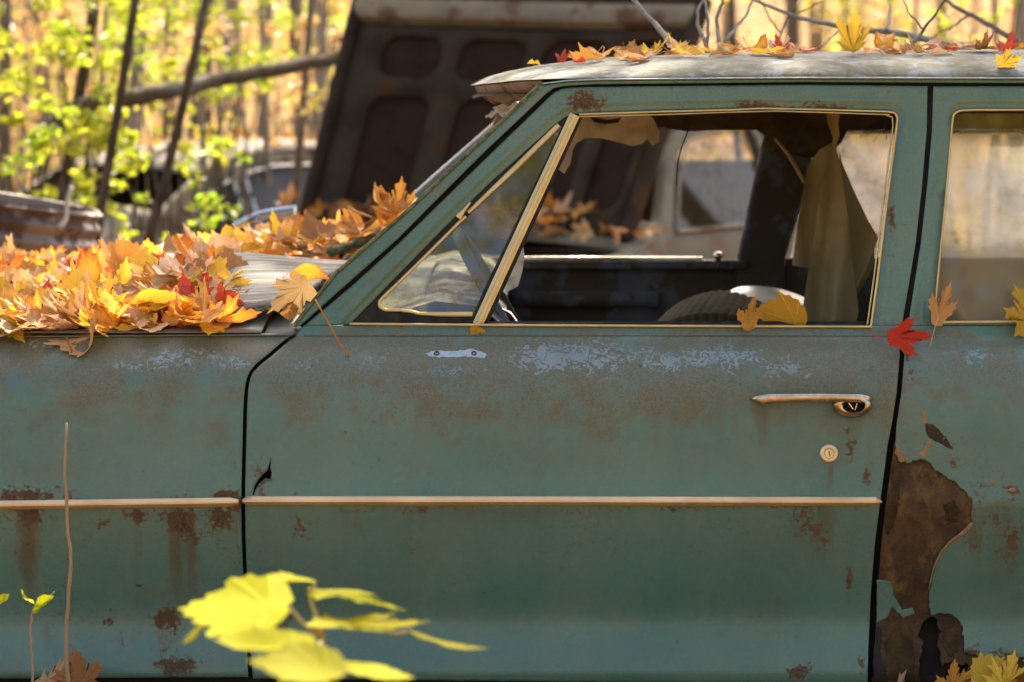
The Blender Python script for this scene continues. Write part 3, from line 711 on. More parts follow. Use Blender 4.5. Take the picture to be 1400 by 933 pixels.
# --- door handle and lock
def handle():
    mb = MB(); n = 40; ring = 14
    for i in range(n):
        f = i / (n - 1); px = 1025 + f * 170
        top = np.interp(f, [0, 0.06, 0.2, 0.7, 0.9, 0.97, 1], [545, 540, 538.5, 538, 538.5, 541, 545])
        bot = np.interp(f, [0, 0.06, 0.1, 0.16, 0.5, 0.66, 0.9, 0.97, 1], [546, 551, 555, 551.5, 549.5, 550, 552, 551, 546])
        out = np.interp(f, [0, 0.05, 0.15, 0.5, 0.8, 0.95, 1], [0.006, 0.016, 0.026, 0.031, 0.030, 0.022, 0.006])
        inn = np.interp(f, [0, 0.08, 0.13, 0.62, 0.7, 1], [0.0, 0.0, 0.016, 0.016, 0.0, 0.0])
        cy = (top + bot) / 2; hy = (bot - top) / 2; cd = (out + inn) / 2; hd = max((out - inn) / 2, 0.001)
        for j in range(ring):
            a = 2 * math.pi * j / ring
            ca, sa = math.cos(a), math.sin(a)
            ex = math.copysign(abs(ca) ** 0.6, ca); ey = math.copysign(abs(sa) ** 0.6, sa)
            mb.v.append(lift(px, cy + hy * ey, prof(545.0) - cd - hd * ex))
    for i in range(n - 1):
        for j in range(ring):
            a = i * ring + j; b = i * ring + (j + 1) % ring
            mb.f.append((a, b, b + ring, a + ring))
    mb.f.append(tuple(range(ring))); mb.f.append(tuple((n - 1) * ring + j for j in range(ring)))
    h = cp(mb.build('door_handle', M_HANDLE, None, True, 50), door)
    # push button housing: a rounded cup with an oval lip, opened to a dark socket
    mb = MB(); seg = 36
    prof_ = [(1.0, 0.000), (1.0, 0.006), (0.97, 0.014), (0.90, 0.020), (0.78, 0.0235), (0.66, 0.0245), (0.60, 0.0235), (0.55, 0.0205), (0.52, 0.006)]
    for (r, hgt) in prof_:
        for j in range(seg):
            a = 2 * math.pi * j / seg
            cx = 1165 + (1 - r) * 5.5; cyy = 553 + (1 - r) * 4.2
            ry = (19.5 if math.sin(a) > 0 else 12) * (r if math.sin(a) > 0 or r < 0.7 else r)
            rx = 28 * r
            if r < 0.8: rx *= 0.95; ry = 16 * r if math.sin(a) > 0 else 12.5 * r
            mb.v.append(lift(cx + rx * math.cos(a), cyy + ry * math.sin(a), prof(553.0) - hgt))
    for i in range(len(prof_) - 1):
        for j in range(seg):
            a = i * seg + j; b = i * seg + (j + 1) % seg
            mb.f.append((a, b, b + seg, a + seg))
    cp(mb.build('button_housing', M_HANDLE, None, True, 60), door)
    mb = MB(); mb.lathe([(0.0165, -0.004), (0.0165, 0.001), (0.010, 0.0012), (0.0, 0.0012)], lift(1167.5, 555, prof(555.0) - 0.006), (0, -1, 0), 24)
    cp(mb.build('button_socket', M_DARK, None), door)
    mb = MB(); mb.box(lift(1163, 555, prof(555.) - 0.012), (0.002, 0.006, 0.013), Matrix.Rotation(-0.6, 3, 'Y')); mb.box(lift(1170, 556, prof(555.) - 0.010), (0.0015, 0.006, 0.012), Matrix.Rotation(0.3, 3, 'Y'))
    cp(mb.build('button_spring', M_HANDLE, None, False), door)
    c = lift(1133, 620, prof(620.) + 0.0005); mb = MB()
    mb.lathe([(0.0158, 0), (0.0158, 0.003), (0.0142, 0.0060), (0.0125, 0.0068), (0.0085, 0.0062), (0.0078, 0.0048), (0.0076, 0.0062), (0.0, 0.0064)], c, (0, -1, 0.06), 32)
    lk = cp(mb.build('lock_cylinder', M_LOCK, None, True, 40), door)
    mb = MB(); mb.box(c + Vector((0.0004, -0.0066, 0.0004)), (0.0013, 0.0012, 0.0085), Matrix.Rotation(-0.15, 3, 'Y')); cp(mb.build('key_slot', M_DARK, None, False), door)
handle()

# --- roof
xr = lambda px, d: (px - 700) * S * d / D
def roof_pt(u, v, off=0.0):
    yy = 0.168 + v * 1.36; w = abs(2 * v - 1); vd = D + yy
    xf = 0.052 - 0.135 * (1 - w ** 2.2)
    t = u ** 1.7; x = xf + t * 1.75
    zrail = 0.027 - 0.03 * max(0, 1 - (x - xf) / 0.05) * 0
    crown = np.interp(x - xf, [0, 0.03, 0.07, 0.13, 0.24, 0.42, 0.9, 1.8], [0.018, 0.034, 0.045, 0.057, 0.071, 0.080, 0.086, 0.086])
    s_ = (1 - w ** 3.2) ** 0.55
    z = zrail + (crown - zrail) * s_
    if crown < zrail: z = zrail + (crown - zrail) * (1 - w ** 2)
    return Vector((x, yy, ZC + z + off + 0.0015 * mnoise.noise(Vector((x * 5, yy * 5, 0)))))
mb = MB(); mb.grid(60, 60, lambda u, v: roof_pt(u, 0.5 - 0.5 * math.cos(math.pi * v)))
roof = cp(mb.build('roof', M_ROOF))
# windshield header below the roof's front lip, and its torn lower edge
M_HEAD = m_plain('weathered_header', (0.26, 0.20, 0.13), (0.17, 0.125, 0.075), 0.8, sc=18, bump=0.5, rust=(0.07, 0.045, 0.03), rust_amt=0.42)
mb = MB()
def head(u, v):
    p = roof_pt(0.0, 0.02 + 0.96 * u); return p + Vector((0.010 + 0.035 * v * v + 0.01 * v, 0, -0.001 - 0.034 * v + 0.004 * math.sin(u * 40) * v))
mb.grid(60, 8, head); cp(mb.build('windshield_header', M_HEAD, None, solid=0.003), roof)
mb = MB()
def torn(u, v):
    p = head(u, 1.0); L = 0.020 + 0.05 * max(0, math.sin(u * 7 + 2.2)) + 0.012 * mnoise.noise(Vector((u * 30, 0, 0)))
    return p + Vector((0.03 * v - 0.045 * v * v + 0.01 * math.sin(u * 25), 0.01 * math.sin(u * 30) * v, -0.004 - L * v))
mb.grid(90, 6, torn); cp(mb.build('torn_header_lining', M_LINER, None, solid=0.002), roof)
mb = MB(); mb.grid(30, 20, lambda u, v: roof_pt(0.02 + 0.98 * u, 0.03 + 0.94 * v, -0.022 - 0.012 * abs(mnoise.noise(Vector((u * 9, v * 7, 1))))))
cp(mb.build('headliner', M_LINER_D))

# --- hood and cowl (leaf covered)
def hood_z(x, y):
    w = np.clip((y - 0.09) / 1.5, 0, 1)
    px = x / S + 700
    crown = np.interp(px, [-500, 0, 300, 480, 700], [-0.012, -0.006, 0.046, 0.068, 0.072])
    return ZC - 0.394 - 0.004 + crown * (1 - abs(2 * w - 1) ** 2.2)
M_HOODP = m_plain('grey_green_hood_paint', (0.13, 0.145, 0.12), (0.18, 0.17, 0.13), 0.7, sc=14, bump=0.3, rust=(0.10, 0.065, 0.035), rust_amt=0.38)
mb = MB(); mb.grid(50, 40, lambda u, v: (lambda x, y: (x, y, hood_z(x, y)))((-2.12 + u * 1.70), 0.085 + v * 1.5))
cp(mb.build('hood', M_HOODP, None, solid=0.002))
mb = MB(); mb.grid(30, 40, lambda u, v: (lambda x, y: (x, y, hood_z(x, y) - 0.006 - 0.01 * u))((-0.416 + u * 0.26), 0.10 + v * 1.47))
cp(mb.build('cowl', M_HOODP, None, solid=0.002))
mb = MB()
mb.grid(2, 30, lambda u, v: (-0.20 + 0.02 * u, 0.11 + 1.44 * v, ZC - 0.36 - 0.02 - 0.5 * u)); cp(mb.build('firewall', M_DARK, None, solid=0.01))
# fender top sheet between body side and hood: narrow folded ledge
mb = MB(); mb.grid(60, 4, lambda u, v: lift(-1080 + u * 1480, (464 if u < 0.4 else 464 - 6 * (u - 0.4) / 0.6) - 1.0 * v, 0.084 + 0.02 * v)); cp(mb.build('fender_ledge', M_HOODP, None, solid=0.002), fender)
# far fender
mb = MB(); mb.grid(20, 8, lambda u, v: (-2.12 + u * 1.74, 1.57 + 0.06 * math.sin(v * 1.57), ZC - 0.40 - 0.30 * v)); cp(mb.build('far_fender', TEAL, None, solid=0.002))

# --- cabin
def flat(name, poly, y, mat, par=None, wav=0.0, step=12, edge=1.5, flange=0.02, holes=[], seed=1.0, wsx=40, wsy=60, **k):
    return cp(panel(name, poly, holes, lambda p: y + wav * wob(p, wsx, wsy, seed), mat, step=step, edge=edge, flange=flange, **k), par)
far = flat('far_door', [(480, 357), (1006, 356), (1004, 480), (1000, 600), (480, 600)], 1.52, M_INT, step=20, flange=0.04)
mb = MB(); mb.box(P(742, 362, 5.50), (0.92, 0.03, 0.022)); cp(mb.build('far_sill_pad', M_INT, None, True, 30, bevel=0.006), far)
mb = MB(); mb.tube([P(560, 354, 5.5), P(960, 355, 5.5)], 0.0065, 10); cp(mb.build('far_sill_chrome', M_HANDLE, None), far)
mb = MB(); mb.lathe([(0.006, 0), (0.006, 0.012), (0.010, 0.016), (0.011, 0.022), (0.006, 0.028), (0, 0.029)], P(982, 362, 5.47), (0, 0, 1), 14); cp(mb.build('lock_knob', M_CHROME, None), far)
flat('arm_pad', [(700, 398), (900, 398), (900, 420), (700, 420)], 1.49, M_INT, far, step=20, edge=4, edge_drop=10, flange=0.03)
flat('far_center_pillar', [(1002, 470), (1008, 352), (1022, 285), (1040, 200), (1050, 172), (1122, 172), (1096, 280), (1074, 352), (1068, 470)], 1.50, M_INT, step=10, edge=6, edge_drop=14, flange=0.06)
farr = flat('far_rear_door', [(1074, 354), (1500, 352), (1500, 600), (1068, 600)], 1.52, M_INT, step=20, flange=0.04)
M_FGLASS = m_glass('frosted_far_glass', (0.9, 0.9, 0.86), (0.50, 0.47, 0.42), 0.9, 5)
flat('far_window_glass', [(1080, 353), (1118, 185), (1480, 183), (1480, 353)], 1.53, M_FGLASS, farr, step=40, edge=0, flange=0)
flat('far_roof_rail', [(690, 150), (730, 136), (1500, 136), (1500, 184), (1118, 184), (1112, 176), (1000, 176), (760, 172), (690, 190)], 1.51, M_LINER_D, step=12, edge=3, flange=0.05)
mb = MB(); mb.tube([P(1105, 181, 5.47), P(1480, 180, 5.47)], 0.006, 8); cp(mb.build('far_glass_trim', M_CHROME, None), farr)
mb = MB(); mb.tube([P(478, 362, 5.5), P(600, 250, 5.48), P(735, 132, 5.46)], 0.022, 10); cp(mb.build('far_windshield_pillar', TEAL, None))
mb = MB(); mb.box((0.45, 0.8, 0.14), (1.9, 1.4, 0.03)); cp(mb.build('floor_pan', M_DARK, None, False))
# dashboard and steering wheel
mb = MB(); sec = [(-0.20, 0.0), (-0.10, 0.03), (-0.02, 0.02), (0.02, -0.02), (0.02, -0.12), (-0.05, -0.20), (-0.20, -0.2)]
for k, yy in enumerate(np.linspace(0.14, 1.48, 20)):
    for (a, b) in sec: mb.v.append(Vector((-0.03 + a, yy, 0.70 + b)))
m_ = len(sec)
for k in range(19):
    for j in range(m_):
        a = k * m_ + j; b = k * m_ + (j + 1) % m_; mb.f.append((a, b, b + m_, a + m_))
cp(mb.build('dashboard', M_INT, None, True, 40))
ctr = Vector((0.00, 0.47, 0.655)); axis = Vector((0.86, 0, 0.5)).normalized()
u_ = Vector((0, 1, 0)); w_ = axis.cross(u_)
sw = cp(MB().build('steering_wheel', M_INT, None) if False else (lambda m: (m.tube([ctr + (u_ * math.cos(a) + w_ * math.sin(a)) * 0.195 for a in [2 * math.pi * k / 48 for k in range(49)]], 0.0105, 10, cap=False), m.build('steering_wheel', M_INT, None))[1])(MB()))
mb = MB()
for a in (0.0, math.pi): mb.tube([ctr, ctr - axis * 0.01 + (u_ * math.cos(a) + w_ * math.sin(a)) * 0.19], [0.012, 0.008], 8)
mb.lathe([(0.04, -0.03), (0.04, 0.0), (0.025, 0.012), (0, 0.014)], ctr, axis, 20); cp(mb.build('wheel_spoke', M_CHROME, None), sw)
mb = MB(); mb.tube([ctr, ctr - axis * 0.35], 0.022, 10); cp(mb.build('steering_column', M_DARK, None), sw)
# ragged pale lining behind the division bar
flat('torn_paper', [(700, 352), (708, 340), (714, 330), (717, 350), (714, 372), (708, 392), (692, 400), (686, 392), (696, 375)], 0.30, M_PALE, wav=0.01, step=6, edge=0, flange=0, wsx=12, wsy=12)
# front seat with pleated roll top
def seat_pt(u, v, c=(975, 528), r=(118, 98), y0=0.42, y1=1.12, amp=0.0032, n=30):
    yy = y0 + (y1 - y0) * u; a = math.pi * (1.02 - 1.04 * v)
    base = lift(c[0], c[1], 0.5); rr = 1 + 0.0
    e = min(u, 1 - u) * 8; e = min(1, e) ** 0.5
    pl = amp * abs(math.sin(v * math.pi * n)) ** 0.6
    X = base.x + (r[0] * S * 1.12 * (0.6 + 0.4 * e) + pl) * math.cos(a); Z = base.z + (r[1] * S * 1.12 * (0.55 + 0.45 * e) + pl) * math.sin(a)
    X += 0.10 * (u - 0.2)
    return Vector((X, yy, Z))
mb = MB(); mb.grid(50, 181, lambda u, v: seat_pt(u, v))
seat = cp(mb.build('front_seat', M_SEAT, None))
mb = MB(); mb.grid(10, 10, lambda u, v: (0.12 + 0.42 * u, 0.2 + 1.2 * v, 0.50 + 0.04 * math.sin(u * 3))); mb.box((0.33, 0.8, 0.40), (0.44, 1.2, 0.16)); cp(mb.build('seat_cushion', M_SEAT, None, True, 40), seat)
mb = MB(); mb.grid(12, 24, lambda u, v: (1.0 + 0.09 * math.cos(v * 3.1), 0.22 + 1.2 * u, 0.55 + 0.12 * math.sin(v * 3.1))); cp(mb.build('rear_seat', M_SEAT, None))
# torn headliner hanging in the cabin
flat('torn_headliner_flap', [(742, 168), (760, 150), (800, 146), (880, 150), (893, 162), (902, 180), (901, 194), (892, 200), (885, 190), (878, 197), (866, 200), (845, 195), (822, 189), (800, 189), (788, 196), (783, 206), (780, 224), (771, 238), (764, 232), (772, 212), (760, 205)],
     0.62, M_LINER, wav=0.02, step=8, edge=0, flange=0, wsx=30, wsy=20, holes=[[(808, 160), (830, 164), (850, 161), (845, 168), (826, 170), (812, 167)]])
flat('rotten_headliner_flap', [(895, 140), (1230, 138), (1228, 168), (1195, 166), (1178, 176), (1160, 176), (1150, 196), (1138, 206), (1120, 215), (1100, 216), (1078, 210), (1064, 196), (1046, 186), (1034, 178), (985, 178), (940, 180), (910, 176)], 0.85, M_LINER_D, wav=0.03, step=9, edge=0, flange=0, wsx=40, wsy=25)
c1 = flat('hanging_cloth', [(1128, 146), (1150, 146), (1146, 168), (1148, 185), (1143, 200), (1150, 230), (1158, 290), (1166, 360), (1174, 425), (1168, 452), (1093, 452), (1102, 390), (1112, 330), (1121, 260), (1134, 210), (1139, 190), (1132, 170)], 0.56, M_CLOTH, wav=0.03, step=6, edge=0, flange=0, wsx=22, wsy=160, seed=3.0)
flat('cloth_fold', [(1104, 228), (1120, 205), (1136, 196), (1132, 250), (1122, 320), (1113, 369), (1098, 366), (1083, 363), (1090, 310)], 0.62, M_CLOTH, c1, wav=0.03, step=6, edge=0, flange=0, wsx=20, wsy=150, seed=8.0)
flat('cloth_fold', [(1146, 200), (1152, 225), (1168, 262), (1186, 300), (1201, 325), (1194, 345), (1180, 372), (1167, 402), (1162, 350), (1154, 290)], 0.60, M_CLOTH, c1, wav=0.03, step=6, edge=0, flange=0, wsx=20, wsy=120, seed=5.0)
mb = MB(); mb.tube(spline([P(1152, 236, 4.62), P(1172, 300, 4.63), P(1192, 350, 4.64), P(1170, 400, 4.66)], 14), 0.006, 6)
mb.tube(spline([P(1060, 190, 4.7), P(1078, 212, 4.66), P(1100, 250, 4.64)], 8), 0.004, 6); cp(mb.build('cloth_cord', M_CLOTH, None), c1)
mb = MB(); mb.tube(spline([P(941, 178, 4.5), P(931, 205, 4.5), P(926, 228, 4.5), P(925, 254, 4.5)], 14), 0.0013, 6); cp(mb.build('hanging_wire', M_SPRING, None))
mb = MB()
for k in range(7):
    x0 = U(1196, 1218); mb.tube(spline([P(x0, 156, 4.3), P(x0 - U(0, 12), 172, 4.31), P(x0 - U(4, 22), U(178, 198), 4.32)], 6), 0.0005, 4)
cp(mb.build('frayed_thread', M_SPRING, None))
# rear roof end and back of cabin, mostly out of frame
mb = MB(); mb.grid(3, 12, lambda u, v: (1.42 + 0.02 * u, 0.14 + 1.4 * v, 0.2 + 0.48 * u)); cp(mb.build('rear_bulkhead', M_INT, None, solid=0.01))
# front end: grille panel, bumper and wheel, beyond the picture
mb = MB(); mb.grid(14, 26, lambda u, v: (-2.14 - 0.07 * math.sin(math.pi * v) - 0.05 * math.sin(math.pi * u), 0.06 + 1.56 * v, 0.20 + 0.47 * u)); cp(mb.build('grille_panel', M_HOODP, None, solid=0.004))
mb = MB(); mb.tube([Vector((-2.20 - 0.08 * math.sin(math.pi * k / 20), 0.02 + 1.62 * k / 20, 0.24)) for k in range(21)], 0.055, 12, flat=0.6); cp(mb.build('front_bumper', M_CHROME, None))
def wheel(x, y):
    w = cp((lambda m: (m.lathe([(0.17, -0.09), (0.27, -0.09), (0.30, -0.06), (0.305, 0.0), (0.30, 0.06), (0.27, 0.09), (0.17, 0.09)], (x, y, 0.20), (0, -1, 0), 32), m.build('wheel', M_RUBBER, None))[1])(MB()))
    mb = MB(); mb.lathe([(0.17, 0.0), (0.17, 0.08), (0.15, 0.07), (0.10, 0.05), (0.06, 0.07), (0.0, 0.075)], (x, y, 0.20), (0, -1, 0), 24); cp(mb.build('wheel_rim', M_RUSTPLATE, None), w)
wheel(-1.47, 0.16); wheel(-1.47, 1.46); wheel(1.62, 0.18); wheel(1.62, 1.46)
# rear quarter, sloping pillar, back glass and trunk, beyond the picture
q_out = [(1767, 446), (2300, 446), (2700, 458), (2790, 500), (2800, 700), (2780, 900), (2760, 926), (2280, 926)] + [(2050 + 230 * math.cos(a), 926 - 170 * math.sin(a)) for a in [math.pi * k / 12 for k in range(1, 12)]] + [(1820, 922), (1767, 918)]
quarter = cp(panel('rear_quarter_panel', q_out, [], d_body(13.3), TEAL, wear=wear_fn, step=14, bstep=10))
cp(panel('rear_pillar', [(1766, 118), (2040, 116), (2110, 180), (2300, 447), (1766, 447)], [], d_green(0.0), TEAL, wear=wear_fn, step=14, bstep=10, flange=0.04), quarter)
mb = MB(); mb.grid(8, 20, lambda u, v: (1.69 + 0.36 * u, 0.19 + 1.30 * v, ZC + 0.062 - 0.44 * u + 0.02 * math.sin(math.pi * v))); cp(mb.build('back_glass', M_RGLASS, None), quarter)
mb = MB(); mb.grid(20, 24, lambda u, v: (2.0 + 0.68 * u, 0.10 + 1.48 * v, ZC - 0.382 - 0.03 * u * u + 0.03 * math.sin(math.pi * v))); cp(mb.build('trunk_lid', M_ROOF, None, solid=0.003))
mb = MB(); mb.grid(10, 20, lambda u, v: (2.68 + 0.04 * math.sin(math.pi * u), 0.06 + 1.54 * v, 0.16 + 0.50 * u)); cp(mb.build('tail_panel', M_HOODP, None, solid=0.003))
mb = MB(); mb.grid(40, 10, lambda u, v: (-0.3 + 3.0 * u, 1.58 + 0.07 * math.sin(math.pi * v), 0.14 + 0.55 * v)); cp(mb.build('far_side_skin', M_HOODP, None, solid=0.003))
mb = MB(); mb.add([Vector(q) for q in ((1.30, 1.50, 0.70), (2.02, 1.50, 0.70), (1.72, 1.42, 1.10), (1.30, 1.42, 1.10))], [(0, 1, 2, 3)]); cp(mb.build('far_rear_pillar', M_HOODP, None, False, solid=0.03))
# rocker under the doors
mb = MB(); mb.grid(60, 6, lambda u, v: lift(-240 + u * 2060, 924 + v * 50, 0.012 + 0.02 * v + 0.012)); cp(mb.build('rocker_panel', M_DARK, None, solid=0.004))

# ------------------------------------------------------------------ ground and hillside
def gz(x, y):
    z = float(np.interp(y, [-60, -3, -0.6, 1.0, 2.5, 6, 9, 15, 21, 32, 60, 140, 300], [0.3, 0.0, 0.05, 0.03, -0.10, -0.45, -0.65, -0.75, 0.4, 3.2, 9, 16, 18]))
    z += 0.10 * mnoise.noise(Vector((x * 0.35, y * 0.35, 0))) * min(1, max(0, (abs(y) - 1.5) / 3))
    z += 0.9 * mnoise.noise(Vector((x * 0.05, y * 0.05, 4))) * min(1, max(0, (y - 12) / 12))
    z += 0.085 * math.exp(-((x - 0.92) / 0.26) ** 2 - ((y + 0.12) / 0.16) ** 2)
    z += 0.050 * math.exp(-((x + 0.72) / 0.30) ** 2 - ((y + 0.12) / 0.20) ** 2)
    return z
def m_ground():
    t = NT('leaf_littered_ground'); co = t.coord()
    vo = t.n('TexVoronoi', i_Scale=11.0); t.set(vo.inputs['Vector'], co)
    wn_ = t.n('TexWhiteNoise'); t.set(wn_.inputs['Vector'], vo.outputs['Color'])
    rp = t.n('ValToRGB'); t.set(rp.inputs[0], wn_.outputs['Value']); cr = rp.color_ramp
    cs = [(0, (0.10, 0.06, 0.03)), (0.2, (0.20, 0.12, 0.054)), (0.45, (0.30, 0.19, 0.09)), (0.70, (0.36, 0.19, 0.055)), (0.86, (0.38, 0.25, 0.15)), (1, (0.42, 0.29, 0.08))]
    while len(cr.elements) < len(cs): cr.elements.new(0.5)
    for e, (p, c) in zip(cr.elements, cs): e.position = p; e.color = (*c, 1)
    n = t.noise(co, 1.3, 5, 0.6)
    c = t.mix(t.math('MULTIPLY', t.step(n, 0.52, 0.68), 0.7), rp.outputs[0], (0.09, 0.065, 0.035))
    h = t.math('ADD', vo.outputs['Distance'], t.math('MULTIPLY', wn_.outputs['Value'], 0.6))
    return t.finish(t.bsdf(Base_Color=c, Roughness=0.95, Normal=t.bump(h, 0.9, 0.04), Specular_IOR_Level=0.02))
def axis_pts(lim, n, tight):
    t_ = np.linspace(-1, 1, n); return np.sinh(t_ * tight) / math.sinh(tight) * lim
xs_, ys_ = axis_pts(260, 121, 6.2), axis_pts(260, 141, 6.2)
gv = [(x, y, gz(x, y)) for y in ys_ for x in xs_]; nx_ = len(xs_)
gf = [(j * nx_ + i, j * nx_ + i + 1, (j + 1) * nx_ + i + 1, (j + 1) * nx_ + i) for j in range(len(ys_) - 1) for i in range(nx_ - 1)]
ground = tag(link('ground', mesh_from(gv, gf), m_ground()), 'woodland floor covered in fallen autumn leaves', 'ground', kind='structure')

# ------------------------------------------------------------------ leaves
def zone(px, y):
    a = 'below the drum' if px < 120 else 'below the black trunk' if px < 205 else 'below the brown car' if px < 330 else 'below the raised hood'
    c = 'at the edge' if y < 0.3 else 'in the near half' if y < 0.65 else 'in the far half' if y < 1.1 else 'on the far rim'
    return c + ' of the heap ' + a
HALF = {
 'maple': [(0, 1), (.045, .87), (.14, .83), (.115, .73), (.20, .68), (.155, .55), (.16, .47), (.22, .53), (.235, .62), (.30, .585), (.47, .67), (.43, .55), (.53, .475), (.41, .42), (.385, .335), (.29, .26), (.345, .215), (.385, .155), (.47, .06), (.345, .045), (.26, -.035), (.11, -.02), (.02, 0)],
 'redmaple': [(0, 1), (.04, .90), (.10, .85), (.09, .77), (.15, .72), (.12, .63), (.175, .57), (.14, .47), (.20, .51), (.25, .58), (.31, .565), (.44, .66), (.40, .53), (.45, .48), (.36, .40), (.37, .33), (.25, .25), (.21, .14), (.18, .05), (.09, .0), (.02, 0)],
 'broad': [(0, 1), (.05, .92), (.15, .90), (.19, .79), (.28, .80), (.33, .70), (.36, .62), (.45, .66), (.53, .62), (.49, .51), (.56, .42), (.49, .34), (.50, .24), (.42, .18), (.40, .09), (.27, .03), (.12, -.03), (.02, 0)],
 'oval': [(0, 1), (.045, .92), (.075, .90), (.11, .83), (.145, .81), (.17, .73), (.205, .70), (.22, .62), (.25, .58), (.255, .50), (.28, .45), (.265, .37), (.275, .31), (.24, .24), (.22, .17), (.16, .10), (.09, .035), (.02, 0)],
}
TIPS = {'maple': [0, 10, 18], 'redmaple': [0, 11], 'broad': [0, 8, 12], 'oval': [0]}
def leaf_mesh(kind, seed, curl=1.0, petiole=0.55, narrow=1.0):
    r = random.Random(seed); half = HALF[kind]; n = len(half)
    out = [(x * r.uniform(0.95, 1.05) * narrow, y + r.uniform(-.012, .012)) for x, y in half]
    left = [(-x * r.uniform(0.93, 1.07) * narrow, y + r.uniform(-.015, .015)) for x, y in half[1:][::-1]]
    ol = out + left; tips = set(TIPS[kind]) | {(len(ol) - i) % len(ol) for i in TIPS[kind]}
    c = (0.0, 0.17 if kind != 'oval' else 0.35); m = len(ol)
    a_fold = r.uniform(-0.15, 0.5) * curl; a_cup = r.uniform(-0.3, 0.7) * curl; a_l = r.uniform(0.05, 0.28) * curl; ph = r.uniform(0, 6.3); bend = r.uniform(-0.5, 0.5) * curl
    tw = r.uniform(-0.5, 0.5) * curl
    def dz(x, y):
        rr = math.hypot(x, y - c[1]); an = math.atan2(y - c[1], x)
        return a_fold * abs(x) + a_cup * rr * rr + a_l * math.sin(an * 3 + ph) * rr + bend * (y - c[1]) ** 2 * 0.8 + tw * x * (y - c[1]) + 0.05 * curl * mnoise.noise(Vector((x * 5, y * 5, seed)))
    V = [Vector((c[0], c[1], dz(*c)))]; A = [(0.9, 0)]
    for k, f in enumerate((0.36, 0.7, 1.0)):
        for i, (x, y) in enumerate(ol):
            q = (c[0] + (x - c[0]) * f, c[1] + (y - c[1]) * f)
            V.append(Vector((q[0], q[1], dz(*q)))); A.append((1.0 if i in tips else 0.0, f))
    F = [(0, 1 + i, 1 + (i + 1) % m) for i in range(m)]
    for k in range(2):
        for i in range(m):
            a = 1 + k * m + i; b = 1 + k * m + (i + 1) % m
            F.append((a, a + m, b + m, b))
    if petiole:
        mb = MB(); z0 = dz(0, c[1] * 0.2)
        bx = r.uniform(-0.2, 0.2); bz = r.uniform(-0.1, 0.35)
        mb.tube(spline([Vector((0, c[1], dz(*c) - 0.004)), Vector((0, 0, z0)), Vector((bx * 0.4, -petiole * 0.5, z0 + bz * 0.3)), Vector((bx, -petiole, z0 + bz))], 9), [0.011] * 3 + [0.010] * 5 + [0.016], 5)
        b = len(V); V += mb.v; F += [tuple(i + b for i in f) for f in mb.f]; A += [(1.0, 0)] * len(mb.v)
    me = mesh_from(V, F)
    at = me.color_attributes.new('leaf', 'FLOAT_COLOR', 'POINT')
    at.data.foreach_set('color', np.array([(a, b, 0, 1) for a, b in A], np.float32).ravel())
    return me
LM = {
 'golden yellow': m_leaf('leaf_yellow', (0.80, 0.50, 0.05), (0.72, 0.36, 0.03), 0.42, spots=0.35),
 'bright orange': m_leaf('leaf_orange', (0.72, 0.26, 0.03), (0.78, 0.40, 0.04), 0.42, spots=0.3, edge=(0.45, 0.07, 0.02)),
 'pale tan': m_leaf('leaf_tan', (0.66, 0.42, 0.18), (0.56, 0.30, 0.10), 0.3, spots=0.25),
 'dusty pink': m_leaf('leaf_pink', (0.72, 0.44, 0.24), (0.64, 0.33, 0.14), 0.3, spots=0.2),
 'russet brown': m_leaf('leaf_brown', (0.36, 0.16, 0.055), (0.44, 0.22, 0.08), 0.3, spots=0.4),
 'amber': m_leaf('leaf_amber', (0.66, 0.33, 0.06), (0.60, 0.26, 0.05), 0.4, spots=0.5),
 'crimson red': m_leaf('leaf_red', (0.55, 0.045, 0.025), (0.48, 0.08, 0.03), 0.35, spots=0.15, vein=(0.55, 0.12, 0.05)),
 'yellow green': m_leaf('leaf_green', (0.46, 0.43, 0.012), (0.40, 0.41, 0.012), 0.5, spots=0.05, spec=0.03),
}
_cache = {}
def lmesh(kind, seed, curl, pet, col, narrow=1.0):
    key = (kind, seed, curl, pet, col, narrow)
    if key not in _cache:
        b = (kind, seed, curl, pet, None, narrow)
        if b not in _cache: _cache[b] = leaf_mesh(kind, seed, curl, pet, narrow)
        me = _cache[b].copy(); me.materials.clear(); me.materials.append(LM[col]); _cache[key] = me
    return _cache[key]
def leaf(loc, size, rot, col, label, group, kind='maple', seed=1, curl=1.0, pet=0.55, narrow=1.0, name='fallen_leaf'):
    """rot: 3x3 matrix or euler tuple"""
    o = bpy.data.objects.new(name, lmesh(kind, seed, curl, pet, col, narrow)); COL.objects.link(o)
    R = rot if isinstance(rot, Matrix) else Euler(rot).to_matrix()
    o.matrix_world = Matrix.LocRotScale(Vector(loc), R.to_quaternion(), Vector((size,) * 3))
    tag(o, label, 'leaf', group); return o
def upright(tip_deg, lean=0.0, yaw=0.0):
    """leaf plane facing the camera; tip_deg = direction of the tip in the picture, anticlockwise from right"""
    R = Matrix.Rotation(math.radians(90), 3, 'X')           # leaf +y -> +z, normal -> -y
    return Matrix.Rotation(yaw, 3, 'Z') @ Matrix.Rotation(lean, 3, 'X') @ Matrix.Rotation(-math.radians(tip_deg - 90), 3, 'Y') @ R

TRY = lambda tilt, roll, yaw: Matrix.Rotation(tilt, 3, 'X') @ Matrix.Rotation(roll, 3, 'Y') @ Matrix.Rotation(yaw, 3, 'Z')
